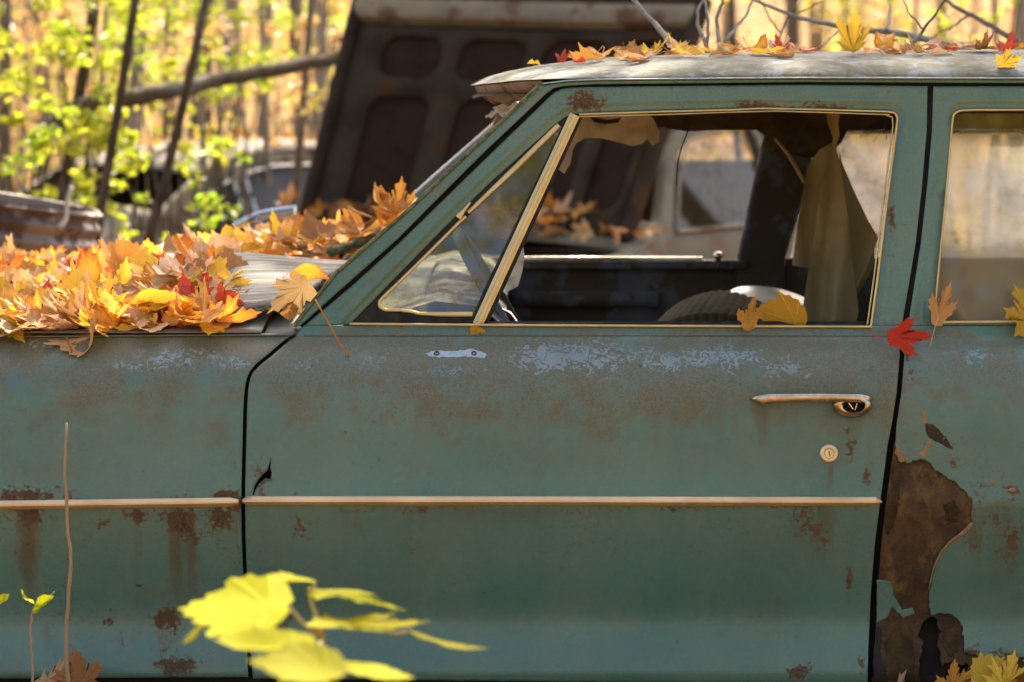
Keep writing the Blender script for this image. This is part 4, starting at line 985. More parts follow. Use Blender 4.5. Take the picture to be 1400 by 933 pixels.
# leaves in known places
H = 'leaves caught on the car'
leaf(P(1213, 462, 4.055), 0.075, upright(5, 0.15, -0.1), 'crimson red', 'crimson red maple leaf stuck over the gap between the two doors', H, 'redmaple', 3, 0.35, 0.35)
leaf(P(1279, 446, 4.07), 0.080, upright(72, 0.05, 0.2), 'pale tan', 'pale tan leaf with a long hanging stalk at the rear window corner', H, 'redmaple', 8, 0.5, 0.62, 0.75)
leaf(P(1416, 452, 4.075), 0.085, upright(112, -0.15, 0.1), 'golden yellow', 'spotted golden leaf on the rear window sill at the picture edge', H, 'maple', 5, 0.35, 0.4)
leaf(P(1024, 452, 4.085), 0.066, upright(94, 0.1, 0.5), 'amber', 'amber pointed leaf standing on the front window sill', H, 'redmaple', 11, 0.5, 0)
leaf(P(1100, 446, 4.11), 0.092, upright(163, 0.1, -0.35), 'golden yellow', 'broad dull yellow leaf leaning behind the amber one on the sill', H, 'broad', 4, 0.4, 0, 0.85)
leaf(P(646, 446, 4.085), 0.034, upright(-60, 0.3), 'golden yellow', 'small yellow leaf scrap below the foot of the gold window bar', H, 'redmaple', 14, 0.4, 0)
leaf(P(1365, 90, 4.20), 0.045, upright(20, 0.3), 'golden yellow', 'small yellow leaf clinging to the roof edge above the rear window', H, 'maple', 15, 0.6, 0.2)
leaf(P(424, 388, 4.10), 0.085, upright(212, 0.55, 0.2), 'pale tan', 'large tan leaf against the windshield pillar, stalk hanging down', H, 'maple', 2, 0.4, 0)
st = MB(); st.tube(spline([P(431, 410, 4.065), P(448, 440, 4.055), P(462, 466, 4.05), P(476, 487, 4.045)], 14), [0.0016] * 12 + [0.002, 0.0026], 6)
tag(st.build('leaf_stalk', LM['bright orange'], None), 'long thin orange leaf stalk hanging over the door corner', 'leaf', H)
leaf(P(395, 372, 4.22), 0.070, upright(10, 0.9, 0.4), 'bright orange', 'glowing orange curled leaf lying on the grey board', H, 'oval', 6, 1.0, 0.15, 1.6)
leaf(P(395, 434, 4.12), 0.040, upright(100, 0.6, 0.4), 'russet brown', 'crumpled russet leaf wedged under the board end by the pillar', H, 'oval', 7, 1.3, 0.1, 1.5)
leaf(P(300, 412, 4.20), 0.070, upright(40, 0.7, -0.2), 'crimson red', 'crimson maple leaf standing at the left end of the grey board', H, 'redmaple', 9, 0.8, 0.2)
leaf(P(232, 448, 4.12), 0.052, (0.5, 0.2, 1.0), 'crimson red', 'red and orange leaf on the fender edge below the board', H, 'maple', 10, 0.9, 0.2)
leaf(P(270, 436, 4.13), 0.060, upright(160, 0.9, 0.2), 'golden yellow', 'bright yellow leaf touching the lower corner of the board', H, 'maple', 12, 0.8, 0.2)
leaf(P(180, 420, 4.16), 0.100, upright(15, 0.8, 0.1), 'golden yellow', 'big flat yellow oval leaf in front of the hood pile', H, 'oval', 16, 0.4, 0.3, 1.3)
leaf(P(185, 455, 4.105), 0.035, (0.2, 0.1, 1.4), 'golden yellow', 'small yellow leaf flat on the fender ledge', H, 'oval', 17, 0.5, 0.1)

# --- pile on the hood
COLS = (['golden yellow'] * 7 + ['amber'] * 7 + ['pale tan'] * 8 + ['dusty pink'] * 4 + ['bright orange'] * 6 + ['russet brown'] * 3 + ['crimson red'])
def pile_h(px, w):
    return np.interp(px, [-500, 0, 120, 300, 420, 560], [0.012, 0.016, 0.024, 0.045, 0.045, 0.03]) * min(1, 0.12 + w * 5)
def hood_spot(margin=0.0, wide=False):
    while True:
        px = rng.uniform(-900, -330) if wide else rng.uniform(-330, 500) ; y = 0.10 + 1.45 * rng.random() ** 1.35
        x = (px - 700) * S * (D + y) / D
        if px > 285 + margin and y < 0.85: continue
        if px > 330 and y < 1.02: continue
        if x > -0.17: continue
        return px, x, y
litter = MB(); lit_mats = list(LM.values())[:7]
def add_litter(name, spots, label, cat='leaves', par=None):
    V, F, A, MI = [], [], [], []
    for (loc, size, R, kind, sd, ci) in spots:
        me = _cache.get(('lit', kind, sd)) or _cache.setdefault(('lit', kind, sd), leaf_mesh(kind, sd, 0.95, 0, 1.15))
        b = len(V); M = Matrix.LocRotScale(loc, R.to_quaternion(), Vector((size,) * 3))
        V += [M @ v.co for v in me.vertices]; a_ = [tuple(c.color) for c in me.color_attributes['leaf'].data]
        A += a_; F += [tuple(i + b for i in p.vertices) for p in me.polygons]; MI += [ci] * len(me.polygons)
    me = mesh_from(V, F)
    at = me.color_attributes.new('leaf', 'FLOAT_COLOR', 'POINT'); at.data.foreach_set('color', np.array(A, np.float32).ravel())
    for m in lit_mats: me.materials.append(m)
    me.polygons.foreach_set('material_index', MI)
    o = link(name, me); return tag(o, label, cat, kind='stuff')
cidx = list(LM.keys())
spots = []
for k in range(1350):
    px, x, y = hood_spot(20, k >= 900)
    spots.append((Vector((x, y, hood_z(x, y) + 0.004 + U(0, 1.0) * pile_h(px, y - 0.08))), U(0.05, 0.09), TRY(rng.gauss(.15, .3), rng.gauss(0, .3), U(0, 6.3)), rng.choice(['maple', 'broad', 'redmaple', 'oval']), rng.randint(20, 25), cidx.index(rng.choice(COLS))))
add_litter('leaf_litter', spots, 'matted layer of older leaves under the pile on the hood')
hl = []
for k in range(165):
    px, x, y = hood_spot()
    while px < -25: px, x, y = hood_spot()
    tilt = rng.gauss(0.20, 0.26); roll = rng.gauss(0, 0.28)
    col = rng.choice(COLS); kind = rng.choice(['maple', 'broad', 'broad', 'redmaple', 'oval', 'oval']); sz = U(0.048, 0.088) * (0.85 if kind == 'oval' else 1)
    lab = f'{"tilted" if abs(tilt) > 0.4 else "flat"} {col} {"oval" if kind == "oval" else "lobed"} leaf ' + zone(px, y)
    leaf((x, y, hood_z(x, y) + 0.008 + pile_h(px, y - 0.08) * U(0.5, 1.15) + abs(math.sin(tilt)) * sz * 0.15), sz, TRY(tilt, roll, U(0, 6.3)), col, lab, 'leaves heaped on the hood', kind, rng.randint(30, 41), 1.15, rng.choice([0, 0.3, 0.5]), 1.6 if kind == 'oval' else 1.15)
# leaves against the windshield base, far side of the cowl
for k in range(20):
    px = U(400, 575); y = U(1.0, 1.35); x = (px - 700) * S * (D + y) / D
    col = rng.choice(['golden yellow', 'amber', 'bright orange', 'amber', 'russet brown', 'pale tan'])
    z = hood_z(x, y) + 0.01 + np.interp(px, [400, 480, 530, 575], [0.01, 0.05, 0.075, 0.05]) * U(0.5, 1.2)
    kd = rng.choice(['maple', 'broad', 'oval'])
    leaf((x, y, z), U(0.06, 0.09), (rng.gauss(0.5, .5), rng.gauss(0, .5), U(0, 6.3)), col, f'{col} { {"maple": "pointed", "broad": "broad", "oval": "oval"}[kd]} leaf drifted against the windshield opening, ' + ('by the mossy twig' if px < 490 else 'by the pale bent stalk' if px < 530 else 'touching the pillar'), 'leaves at the windshield opening', kd, rng.randint(30, 37), 1.3, 0.4)
# --- roof leaves
RL = [(738, 86, 0.55, 'golden yellow', 0.032, 'small yellow leaf at the front lip of the roof'), (766, 80, 0.5, 'crimson red', 0.040, 'crimson leaf standing up near the front of the roof'),
      (800, 80, 0.42, 'crimson red', 0.045, 'thin red leaf edge beside the orange heap on the roof'), (845, 74, 0.40, 'bright orange', 0.075, 'large orange leaf lying flat on the front of the roof'),
      (880, 66, 0.42, 'golden yellow', 0.062, 'orange yellow leaf on the roof above the headliner flap'), (935, 72, 0.40, 'golden yellow', 0.05, 'yellow leaf on the roof beside the bare twigs'),
      (975, 62, 0.42, 'bright orange', 0.07, 'tall orange leaf on the roof between the twigs'), (1030, 68, 0.40, 'bright orange', 0.06, 'orange leaf on the middle of the roof'),
      (1000, 70, 0.38, 'pale tan', 0.05, 'pale leaf glinting white on the roof'), (1075, 72, 0.40, 'crimson red', 0.05, 'dull red leaf flat on the middle of the roof'),
      (1165, 60, 0.36, 'golden yellow', 0.075, 'bright yellow leaf standing on the roof with raised points'), (1205, 62, 0.38, 'bright orange', 0.08, 'broad orange leaf beside the standing yellow leaf on the roof'),
      (1235, 70, 0.38, 'amber', 0.05, 'amber leaf behind the broad orange one on the roof'), (1265, 74, 0.36, 'pale tan', 0.06, 'pale tan leaf lying at the roof edge under the twig'),
      (1370, 74, 0.36, 'crimson red', 0.06, 'red brown leaf on the roof near the picture edge'), (1335, 74, 0.40, 'russet brown', 0.05, 'russet leaf flat on the rear part of the roof')]
def roof_z(x, y):
    v = (y - 0.168) / 1.36; w = abs(2 * v - 1); xf = 0.052 - 0.135 * (1 - w ** 2.2)
    u = max(0, (x - xf) / 1.75) ** (1 / 1.7); return roof_pt(min(u, 1), v).z
for i, (px, py, y, col, sz, lab) in enumerate(RL):
    x = (px - 700) * S * (D + y) / D
    leaf((x, y, roof_z(x, y) + 0.003), sz * 0.85, ((0.8 if 'stand' in lab else U(0.0, 0.25)), U(-.3, .3), U(-2.2, 2.2) if 'stand' not in lab else U(-.4, .4)), col, lab, 'leaves on the roof', rng.choice(['maple', 'redmaple', 'oval']), 40 + i % 5, 1.5, 0.3)
for k in range(40):
    px = rng.choice([U(800, 1100), U(800, 1100), U(1140, 1290), U(1290, 1420)]); y = U(0.3, 0.8); x = (px - 700) * S * (D + y) / D
    col = rng.choice(['bright orange', 'crimson red', 'amber', 'golden yellow', 'russet brown', 'dusty pink'])
    leaf((x, y, roof_z(x, y) + 0.006), U(0.045, 0.07), (rng.gauss(0, .2), rng.gauss(0, .2), U(0, 6.3)), col, f'{col} leaf scattered on the roof ' + ('near its front' if px < 900 else 'by the upright twigs' if px < 1040 else 'near the long pale branch' if px < 1300 else 'above the rear door'), 'leaves scattered across the roof', rng.choice(['maple', 'redmaple', 'oval']), rng.randint(30, 37), 1.0, 0.4)
# --- leaves banked against the rear door, bottom corner
for k in range(20):
    x = U(0.70, 0.90); y = U(-0.16, -0.03); col = rng.choice(['golden yellow', 'amber', 'bright orange', 'pale tan', 'golden yellow'])
    z = gz(x, y) + U(0.0, 0.025) + 0.008
    kd = rng.choice(['maple', 'redmaple', 'broad', 'oval'])
    leaf((x, y, z), U(0.05, 0.075), TRY(U(-0.1, 0.7), rng.gauss(0, .35), U(0, 6.3)), col, f'{col} { {"maple": "five-lobed", "redmaple": "three-lobed", "broad": "broad", "oval": "oval"}[kd]} leaf banked on the ground against the rear door' + (' near the rust hole' if x < 0.78 else ''), 'leaves banked against the rear door', kd, rng.randint(30, 37), 1.0, 0.4)
leaf(P(1302, 955, 3.93), 0.072, upright(95, 0.15, 0.3), 'amber', 'amber pointed leaf standing upright below the rust hole', 'leaves banked against the rear door', 'redmaple', 33, 0.5, 0.2)
leaf(P(112, 950, 3.90), 0.082, upright(100, 0.1, 0.2), 'russet brown', 'brown dead maple leaf standing upright at the foot of the fender', None, 'maple', 51, 0.5, 0.3)
sp2 = []
for k in range(900):
    x = U(-1.7, 1.7); y = U(-1.9, -0.04)
    sp2.append((Vector((x, y, gz(x, y) + U(0.004, 0.03))), U(0.05, 0.085), Euler((rng.gauss(0, .3), rng.gauss(0, .3), U(0, 6.3))).to_matrix(), rng.choice(['maple', 'maple', 'redmaple', 'oval']), rng.randint(20, 25), cidx.index(rng.choice(COLS))))
add_litter('ground_leaves', sp2, 'fallen leaves carpeting the ground beside the car')

# --- weathered board lying across the cowl
bc = [P(291, 437, 4.13), P(396, 414, 4.17), P(478, 357, 4.66), P(321, 349, 4.72)]
mb = MB()
mb.grid(16, 10, lambda u, v: bc[0].lerp(bc[1], u).lerp(bc[3].lerp(bc[2], u), v) + Vector((0.004 * math.sin(v * 19), 0.004 * math.sin(u * 14), 0.003 * math.sin(u * 3 + v * 2))))
board = mb.build('weathered_board', M_BOARD, None, solid=0.008); tag(board, 'grey streaked weathered board lying on the cowl beside the windshield pillar', 'board')
mb = MB(); e0, e1 = bc[0] + Vector((0.004, -0.001, -0.0015)), bc[1] + Vector((-0.002, -0.001, -0.0015))
mb.tube([e0.lerp(e1, k / 40) + Vector((0, U(-.0015, .0015), U(-.002, .001))) for k in range(41)], [0.0045 + U(-.0012, .0016) for k in range(41)], 6)
m_e = mb.build('mossy_edge', M_MOSS, None); m_e.parent = board
# twigs and lichen on the cowl
mb = MB(); mb.tube(spline([P(452, 345, 4.9), P(478, 336, 4.95), P(505, 328, 5.0), P(528, 322, 5.05)], 16), [0.008 + 0.004 * U(0, 1) for _ in range(16)], 7)
tag(mb.build('mossy_twig', M_MOSS, None), 'short mossy twig lying among leaves at the windshield opening', 'twig')
mb = MB(); mb.tube(spline([P(475, 283, 5.0), P(490, 291, 5.0), P(508, 297, 5.02)], 8), [0.0025] * 8, 6)
tag(mb.build('leaf_stalk', LM['pale tan'], None), 'pale bent leaf stalk sticking up before the raised hood', 'leaf', H)
# chrome moulding lying beyond the leaf pile
mb = MB(); pth = spline([P(318, 318, 5.62), P(345, 305, 5.64), P(375, 298, 5.68), P(405, 294, 5.72)], 20)
mb.sweep(pth, [(0.0, 0.0), (0.012, 0.006), (0.018, 0.016), (0.010, 0.024), (0.0, 0.020)], Vector((0, -0.5, 0.86)), Vector((0, 0.86, 0.5)))
tag(mb.build('chrome_moulding', M_CHROME, None, True, 50), 'curved bluish chrome moulding sticking up behind the hood leaves', 'trim strip')
# pale dish in the cabin
mb = MB(); mb.lathe([(0.0, 0.030), (0.03, 0.029), (0.07, 0.024), (0.10, 0.014), (0.115, 0.0), (0.118, -0.006), (0.112, -0.004), (0.0, -0.002)][::-1], P(1062, 424, 5.0), (0.2, -0.25, 1), 40)
tag(mb.build('pale_dish', M_PALE, None), 'pale glossy rounded dish edge behind the sill leaves inside the cabin', 'dish')

# ------------------------------------------------------------------ foliage clouds, trees
def place_words(px):
    return 'above the drum' if px < 110 else 'by the black trunk' if px < 200 else 'by the sinuous trunk' if px < 262 else 'above the brown car' if px < 350 else 'by the hood edge' if px < 520 else 'beyond the cabin' if px < 1010 else 'over the mid roof' if px < 1200 else 'over the rear roof'
def leafcloud(n, fn, size, seed):
    """n folded leaves; fn(r)->(position); one mesh"""
    r = random.Random(seed); V = np.zeros((n * 6, 3)); F = []; C = np.zeros((n * 6, 4), np.float32)
    base = np.array([(0, -0.5, 0), (0, 0.5, 0), (0.32, -0.12, 0.10), (0.22, 0.24, 0.08), (-0.32, -0.12, 0.10), (-0.22, 0.24, 0.08)])
    for k in range(n):
        p = fn(r); s = size * r.uniform(0.6, 1.25)
        R = np.array(Euler((r.gauss(0, 0.7), r.gauss(0, 0.7), r.uniform(0, 6.3))).to_matrix())
        V[k * 6:k * 6 + 6] = (base * s) @ R.T + np.array(p)
        b = k * 6; F += [(b, b + 2, b + 3, b + 1), (b, b + 1, b + 5, b + 4)]
        C[b:b + 6] = (r.random(), r.random(), 0, 1)
    me = bpy.data.meshes.new('cloud'); me.from_pydata(V.tolist(), [], F); me.update()
    at = me.color_attributes.new('rnd', 'FLOAT_COLOR', 'POINT'); at.data.foreach_set('color', C.ravel())
    return me
F_YG = m_foliage('foliage_yellow_green', [(0.22, 0.33, 0.02), (0.40, 0.46, 0.03), (0.50, 0.47, 0.04), (0.34, 0.42, 0.03)], 0.55)
F_OR = m_foliage('foliage_orange', [(0.50, 0.24, 0.07), (0.54, 0.34, 0.09), (0.50, 0.30, 0.15), (0.55, 0.40, 0.10)], 0.5)
F_YE = m_foliage('foliage_yellow', [(0.56, 0.42, 0.06), (0.48, 0.45, 0.06), (0.58, 0.37, 0.07)], 0.55)
B_DARK = m_bark('bark_dark', (0.040, 0.030, 0.020), (0.095, 0.070, 0.046))
B_MID = m_bark('bark_brown', (0.10, 0.075, 0.05), (0.19, 0.145, 0.10))
B_PALE = m_bark('bark_pale', (0.30, 0.26, 0.20), (0.18, 0.15, 0.11))
def clump_fn(clumps):
    def f(r):
        (c, rad) = r.choice(clumps)
        while True:
            v = (r.uniform(-1, 1), r.uniform(-1, 1), r.uniform(-1, 1)); l = v[0] ** 2 + v[1] ** 2 + v[2] ** 2
            if l < 1: break
        return (c[0] + v[0] * rad, c[1] + v[1] * rad, c[2] + v[2] * rad * 0.7)
    return f
def crown_mesh(seed, n=800, rad=1.7, size=0.15, height=3.0):
    r = random.Random(seed); cl = []
    for k in range(15):
        a = r.uniform(0, 6.28); rr = rad * r.random() ** 0.6; cl.append(((rr * math.cos(a), rr * math.sin(a), r.uniform(-0.5, 0.5) * height), r.uniform(0.35, 0.7)))
    return leafcloud(n, clump_fn(cl), size, seed + 1)
CROWNS = [crown_mesh(s) for s in (101, 102, 103, 104)]
CROWNS_FAR = [crown_mesh(s, 1700) for s in (111, 112, 113)]
def trunk_mb(path, r0, r1, seed, limbs=5, top=None):
    r = random.Random(seed); mb = MB(); pts = spline(path, 16); n = len(pts)
    pts = [p + Vector((r.uniform(-1, 1), r.uniform(-1, 1), 0)) * r0 * 0.25 for p in pts]
    mb.tube(pts, [r0 + (r1 - r0) * (i / (n - 1)) ** 0.8 for i in range(n)], 9)
    for k in range(limbs):
        i = r.randint(int(n * 0.55), n - 2); a = r.uniform(0, 6.28); L = r.uniform(0.8, 1.8)
        d = Vector((math.cos(a), math.sin(a), r.uniform(0.3, 0.9)))
        q = spline([pts[i], pts[i] + d * L * 0.5, pts[i] + d * L + Vector((0, 0, L * 0.25))], 6)
        rr = r0 + (r1 - r0) * i / n
        mb.tube(q, [rr * 0.5, rr * 0.42, rr * 0.35, rr * 0.27, rr * 0.18, rr * 0.08], 6)
    return mb, pts
tn = [0]
def tree(low, high, d, r0, label, group=None, bark=B_MID, fol=F_YE, height=8.0, crown=True, cscale=1.0, name='tree'):
    """low/high: two picture points the trunk passes through at distance d"""
    tn[0] += 1; a, b = P(low[0], low[1], d), P(high[0], high[1], d)
    v = (b - a) / max(0.05, (b - a).z); g = gz(a.x, a.y); base = a + v * (g - a.z - 0.1); base.y = a.y
    root = empty(name, base); v.y += U(-0.05, 0.05)
    v_top = Vector((v.x * 0.6, v.y, 1.0))
    pts = [Vector((0, 0, 0)), v * (height * 0.3), v * (height * 0.3) + v_top * (height * 0.35), v * (height * 0.3) + v_top * (height * 0.7)]
    mb, q = trunk_mb(pts, r0, r0 * 0.35, tn[0] * 7)
    mb.build('trunk', bark, root)
    if crown:
        me = (CROWNS_FAR[tn[0] % 3] if d > 14 else CROWNS[tn[0] % 4]).copy(); me.materials.append(fol)
        c = link('crown', me, None, root); c.location = q[-1] + Vector((0, 0, 0.3)); c.rotation_euler = (0, 0, U(0, 6.3)); c.scale = (cscale, cscale, cscale)
    tag(root, label, 'tree', group); return root
tree((131, 320), (190, 0), 8.2, 0.020, 'slim black trunk leaning right, nearest the rusty drum', bark=B_DARK, fol=F_YG, height=6)
tree((206, 300), (262, 80), 8.6, 0.021, 'dark sinuous trunk crossing in front of the fallen log', bark=B_DARK, fol=F_YE, height=6.5)
tree((78, 300), (112, 130), 9.6, 0.034, 'short thick dark trunk holding up the end of the fallen log', bark=B_DARK, fol=F_YG, height=5)
tree((6, 330), (3, 0), 11, 0.036, 'straight brown trunk at the picture edge above the drum', bark=B_MID, fol=F_YE, height=9)
tree((268, 300), (276, 0), 15, 0.085, 'broad brown trunk rising behind the old car roof', bark=B_MID, fol=F_OR, height=11)
tree((322, 210), (318, 0), 18, 0.065, 'pale straight trunk between the broad trunk and the raised hood', bark=B_PALE, fol=F_OR, height=11)
tree((412, 190), (402, 0), 15, 0.050, 'brown trunk beside the edge of the raised hood', bark=B_MID, fol=F_YE, height=9)
tree((430, 200), (437, 0), 24, 0.075, 'distant pale trunk just beside the raised hood', bark=B_PALE, fol=F_OR, height=12)
tree((1392, 80), (1396, 0), 13, 0.06, 'pale trunk above the roof at the picture edge', bark=B_PALE, fol=F_YG, height=9)
tree((1016, 340), (1008, 180), 12, 0.022, 'thin dark sapling trunk seen through both front windows', bark=B_DARK, fol=F_YE, height=5)
tree((180, 300), (190, 60), 20, 0.085, 'pale brown trunk behind the two slim dark trunks', bark=B_PALE, fol=F_YE, height=11)
tree((60, 250), (52, 0), 22, 0.09, 'tall pale trunk far behind the yellow green shrubs', bark=B_PALE, fol=F_OR, height=12)
tree((352, 260), (366, 0), 22, 0.06, 'far slender trunk left of centre above the old car', bark=B_PALE, fol=F_YE, height=11)
tree((228, 280), (236, 0), 27, 0.08, 'grey far trunk between the sinuous and the broad trunk', bark=B_PALE, fol=F_OR, height=12)
for (px, d, dx) in [(20, 30, 3), (95, 33, -4), (150, 29, 6), (300, 31, -3), (380, 34, 5), (455, 30, 2), (990, 30, 3), (1090, 26, -6), (1180, 33, 3), (1280, 29, 8), (1340, 34, -4), (130, 38, 2), (250, 40, 3), (420, 38, -3), (-60, 24, 4), (-160, 19, 3), (1460, 21, -2), (1560, 28, 4), (930, 36, 2), (1230, 40, 1)]:
    tree((px, 250), (px + dx, 0), d, U(0.05, 0.10), f'distant trunk on the sunlit hillside {place_words(px)}' + (', the farther one' if d > 31 else ''), 'distant hillside trees', rng.choice([B_PALE, B_MID, B_PALE]), rng.choice([F_OR, F_YE, F_OR]), 12, cscale=1.2)
for i in range(26):
    px = [U(-20, 480), U(-20, 480), U(900, 1390)][i % 3]; d = U(11, 26)
    tree((px, 260), (px + U(-14, 22), 40), d, U(0.012, 0.026) * d / 12, f'thin {"pale" if i % 2 else "brown"} sapling trunk {place_words(px)}' + (', nearer' if d < 15 else ', farther' if d > 21 else ''), 'thin sapling trunks', B_PALE if i % 2 else B_MID, F_YE, U(5, 8), crown=False)
# a leaning tree out of frame whose boughs dapple the car roof
for (bx, by, cx, cy, cz, sc_) in [(3.6, 6.4, 1.55, 5.6, 5.4, 0.75), (3.9, 8.0, 2.3, 7.2, 6.6, 0.75), (-3.6, 7.2, -2.2, 6.6, 6.4, 0.6)]:
    root = empty('tree', (bx, by, gz(bx, by) - 0.1)); q0 = Vector((cx - bx, cy - by, cz - root.location.z))
    mb, q = trunk_mb([Vector((0, 0, 0)), Vector((0.05, 0, 2.2)), Vector((q0.x * 0.5, q0.y * 0.5, q0.z * 0.75)), q0], 0.10, 0.03, int(bx * 31), 6)
    mb.build('trunk', B_MID, root); me = CROWNS[int(by) % 4].copy(); me.materials.append(F_YE); 
    for k in range(3 if bx > 0 else 1):
        c = link('crown', me, None, root); c.location = q0 + Vector((0.25 * (k - 1), 0.2 * k, 0.2 * k)); c.scale = (sc_, sc_, sc_ * 0.6); c.rotation_euler = (0, 0, by + k * 2.1)
    tag(root, 'leaning tree whose boughs dapple the teal car', 'tree', 'trees shading the car')
# trees beside and behind the photographer, mirrored in the glass and paint
for (x, y, h, f) in [(-7.5, -15, 8, F_YE), (-3.5, -16, 8, F_OR), (0.5, -15.5, 8, F_YG), (3.6, -13.6, 7.5, F_YE), (6.6, -13, 7.5, F_YG), (9.8, -14, 8, F_YE), (-12, -17, 9, F_OR), (13, -16, 9, F_YG)]:
    h = h + 2.5; root = empty('tree', (x, y, gz(x, y) - 0.1)); mb, q = trunk_mb([Vector((0, 0, 0)), Vector((U(-.2, .2), 0, h * 0.35)), Vector((U(-.4, .4), 0, h * 0.8))], 0.10, 0.04, int(x * 10 + 500), 7)
    mb.build('trunk', B_MID, root)
    for k, cz in enumerate((0.22, 0.40, 0.58, 0.76)):
        me = CROWNS_FAR[(int(abs(x)) + k) % 3].copy(); me.materials.append(f); c = link('crown', me, None, root); c.location = (U(-.4, .4), U(-.4, .4), h * cz); c.rotation_euler = (0, 0, U(0, 6)); c.scale = (1.45, 1.2, 0.9)
    tag(root, f'{ {"foliage_yellow": "golden", "foliage_orange": "orange", "foliage_yellow_green": "yellow green"}[f.name]} tree mirrored in the rear door glass', 'tree', 'trees mirrored in the glass')
# shrubs and saplings of the understory
def shrub(px, py, d, w, h, fol, label, group, n=420, size=0.06, seed=0, name='shrub'):
    cn = {'foliage_yellow_green': 'yellow green', 'foliage_orange': 'orange', 'foliage_yellow': 'golden'}[fol.name]
    label = f'{"dense" if n > 450 else "sparse" if n < 280 else "leafy"} {cn} {"far " if d > 17 else ""}{name} {"high" if py < 110 else "low"} in the woods {place_words(px)}' + ('' if d < 17 else ', upslope' if d > 27 else ', downslope')
    c = P(px, py, d); g = gz(c.x, c.y); root = empty(name, (c.x, c.y, g - 0.05)); r = random.Random(seed)
    top = c.z - g + 0.05; mb = MB(); cl = []
    for k in range(6):
        e = Vector((r.uniform(-1, 1) * w, r.uniform(-1, 1) * w * 0.7, top + r.uniform(-0.9, 1) * h))
        q = spline([Vector((r.uniform(-.05, .05), r.uniform(-.05, .05), 0)), Vector((e.x * 0.3, e.y * 0.3, e.z * 0.55)), e], 8)
        mb.tube(q, [0.012, 0.011, 0.010, 0.008, 0.007, 0.005, 0.004, 0.002], 5)
        for m in range(3): cl.append(((e.x + r.uniform(-.4, .4) * w, e.y + r.uniform(-.4, .4) * w, e.z + r.uniform(-.6, .5) * h), r.uniform(0.12, 0.3) * max(w, h)))
    mb.build('stem', B_DARK, root)
    me = leafcloud(n, clump_fn(cl), size, seed + 3); me.materials.append(fol); link('foliage', me, None, root)
    tag(root, label, 'shrub', group)
G1 = 'yellow green saplings behind the leaf pile'
L1 = 'yellow green sapling leaves between the drum and the dark trunks'
for i, (px, py, d, w, h, n) in enumerate([(50, 200, 9.0, 0.30, 0.28, 420), (110, 60, 9.5, 0.38, 0.25, 420), (20, 80, 10.5, 0.40, 0.35, 420), (170, 200, 10.5, 0.30, 0.30, 260), (90, 270, 8.6, 0.22, 0.15, 160), (10, 240, 8.4, 0.2, 0.2, 160)]):
    shrub(px, py, d, w, h, F_YG, L1, G1, int(n * 1.7), 0.040, 900 + i, 'sapling')
for i, (px, py, d, w, h, n) in enumerate([(240, 60, 11.5, 0.40, 0.28, 260), (235, 270, 9.3, 0.22, 0.22, 130), (300, 40, 12, 0.3, 0.2, 160)]):
    shrub(px, py, d, w, h, F_YG, 'yellow green sapling leaves beside the broad brown trunk', 'yellow green saplings by the broad trunk', int(n * 1.6), 0.042, 930 + i, 'sapling')
for i, (px, py, d, w, h, n) in enumerate([(370, 60, 13, 0.45, 0.3, 260), (330, 130, 12, 0.25, 0.25, 150), (430, 40, 14, 0.4, 0.35, 240), (455, 130, 11, 0.12, 0.1, 26)]):
    shrub(px, py, d, w, h, F_YE if i % 2 else F_OR, 'orange and yellow sapling beside the raised hood', 'saplings beside the raised hood', int(n * 1.6), 0.044, 950 + i, 'sapling')
for i, (px, py, d, w, h, n) in enumerate([(1330, 20, 9.5, 0.30, 0.22, 130), (1240, 20, 14, 0.5, 0.3, 200), (1100, 30, 13, 0.5, 0.3, 200), (1385, 60, 12, 0.3, 0.3, 120), (940, 210, 13, 0.25, 0.25, 120), (1000, 230, 14, 0.3, 0.3, 120)]):
    shrub(px, py, d, w, h, [F_YG, F_OR, F_YE][i % 3], 'loose autumn sapling in the woods above the car roof', 'saplings above the roof line', int(n * 1.4), 0.042, 970 + i, 'sapling')
for i in range(34):
    d = U(18, 36); px = rng.choice([U(-150, 500), U(-150, 500), U(880, 1500)])
    shrub(px, U(20, 240), d, U(0.7, 1.3), U(0.5, 1.0), rng.choice([F_OR, F_OR, F_YE, F_YG]), 'blurred autumn shrub glowing on the far hillside', 'shrubs on the far hillside', 520, 0.07, 1000 + i)
# fallen log
mb = MB(); lp = spline([P(60, 185, 9.4), P(112, 146, 9.5), P(180, 133, 9.7), P(260, 118, 10.0), P(350, 100, 10.4), P(470, 78, 10.9), P(620, 50, 11.4)], 40)
mb.tube([p + Vector((0, U(-.01, .01), U(-.006, .006))) for p in lp], [0.040 - 0.0003 * k for k in range(40)], 10)
tag(mb.build('fallen_log', m_bark('bark_log', (0.055, 0.040, 0.025), (0.11, 0.082, 0.052)), None), 'long brown fallen log slanting across the woods behind the hood', 'log')

# bare branches over the roof
def branch(paths, mat, label, name='bare_branch'):
    mb = MB()
    for (pts, r) in paths:
        q = spline([P(*p) for p in pts], 18); rb = random.Random(int(pts[0][0])); off = Vector((0, 0, 0)); q2 = []
        for a_ in q:
            off = off * 0.8 + Vector((rb.gauss(0, 1), 0, rb.gauss(0, 1))) * 0.0014; q2.append(a_ + off)
        q = q2; mb.tube(q, [r * (1 - 0.6 * k / 17) for k in range(18)], 6)
    tag(mb.build(name, mat, None), label, 'branch', 'bare branches over the roof')
branch([([(1330, 74, 5.0), (1280, 58, 5.1), (1225, 44, 5.2), (1150, 38, 5.3), (1080, 20, 5.4), (1000, -10, 5.5)], 0.0085), ([(1150, 38, 5.3), (1128, 60, 5.2), (1112, 82, 5.15)], 0.0025), ([(1210, 43, 5.2), (1216, 10, 5.3), (1200, -30, 5.4)], 0.004)], B_PALE, 'long pale fallen branch resting across the roof')
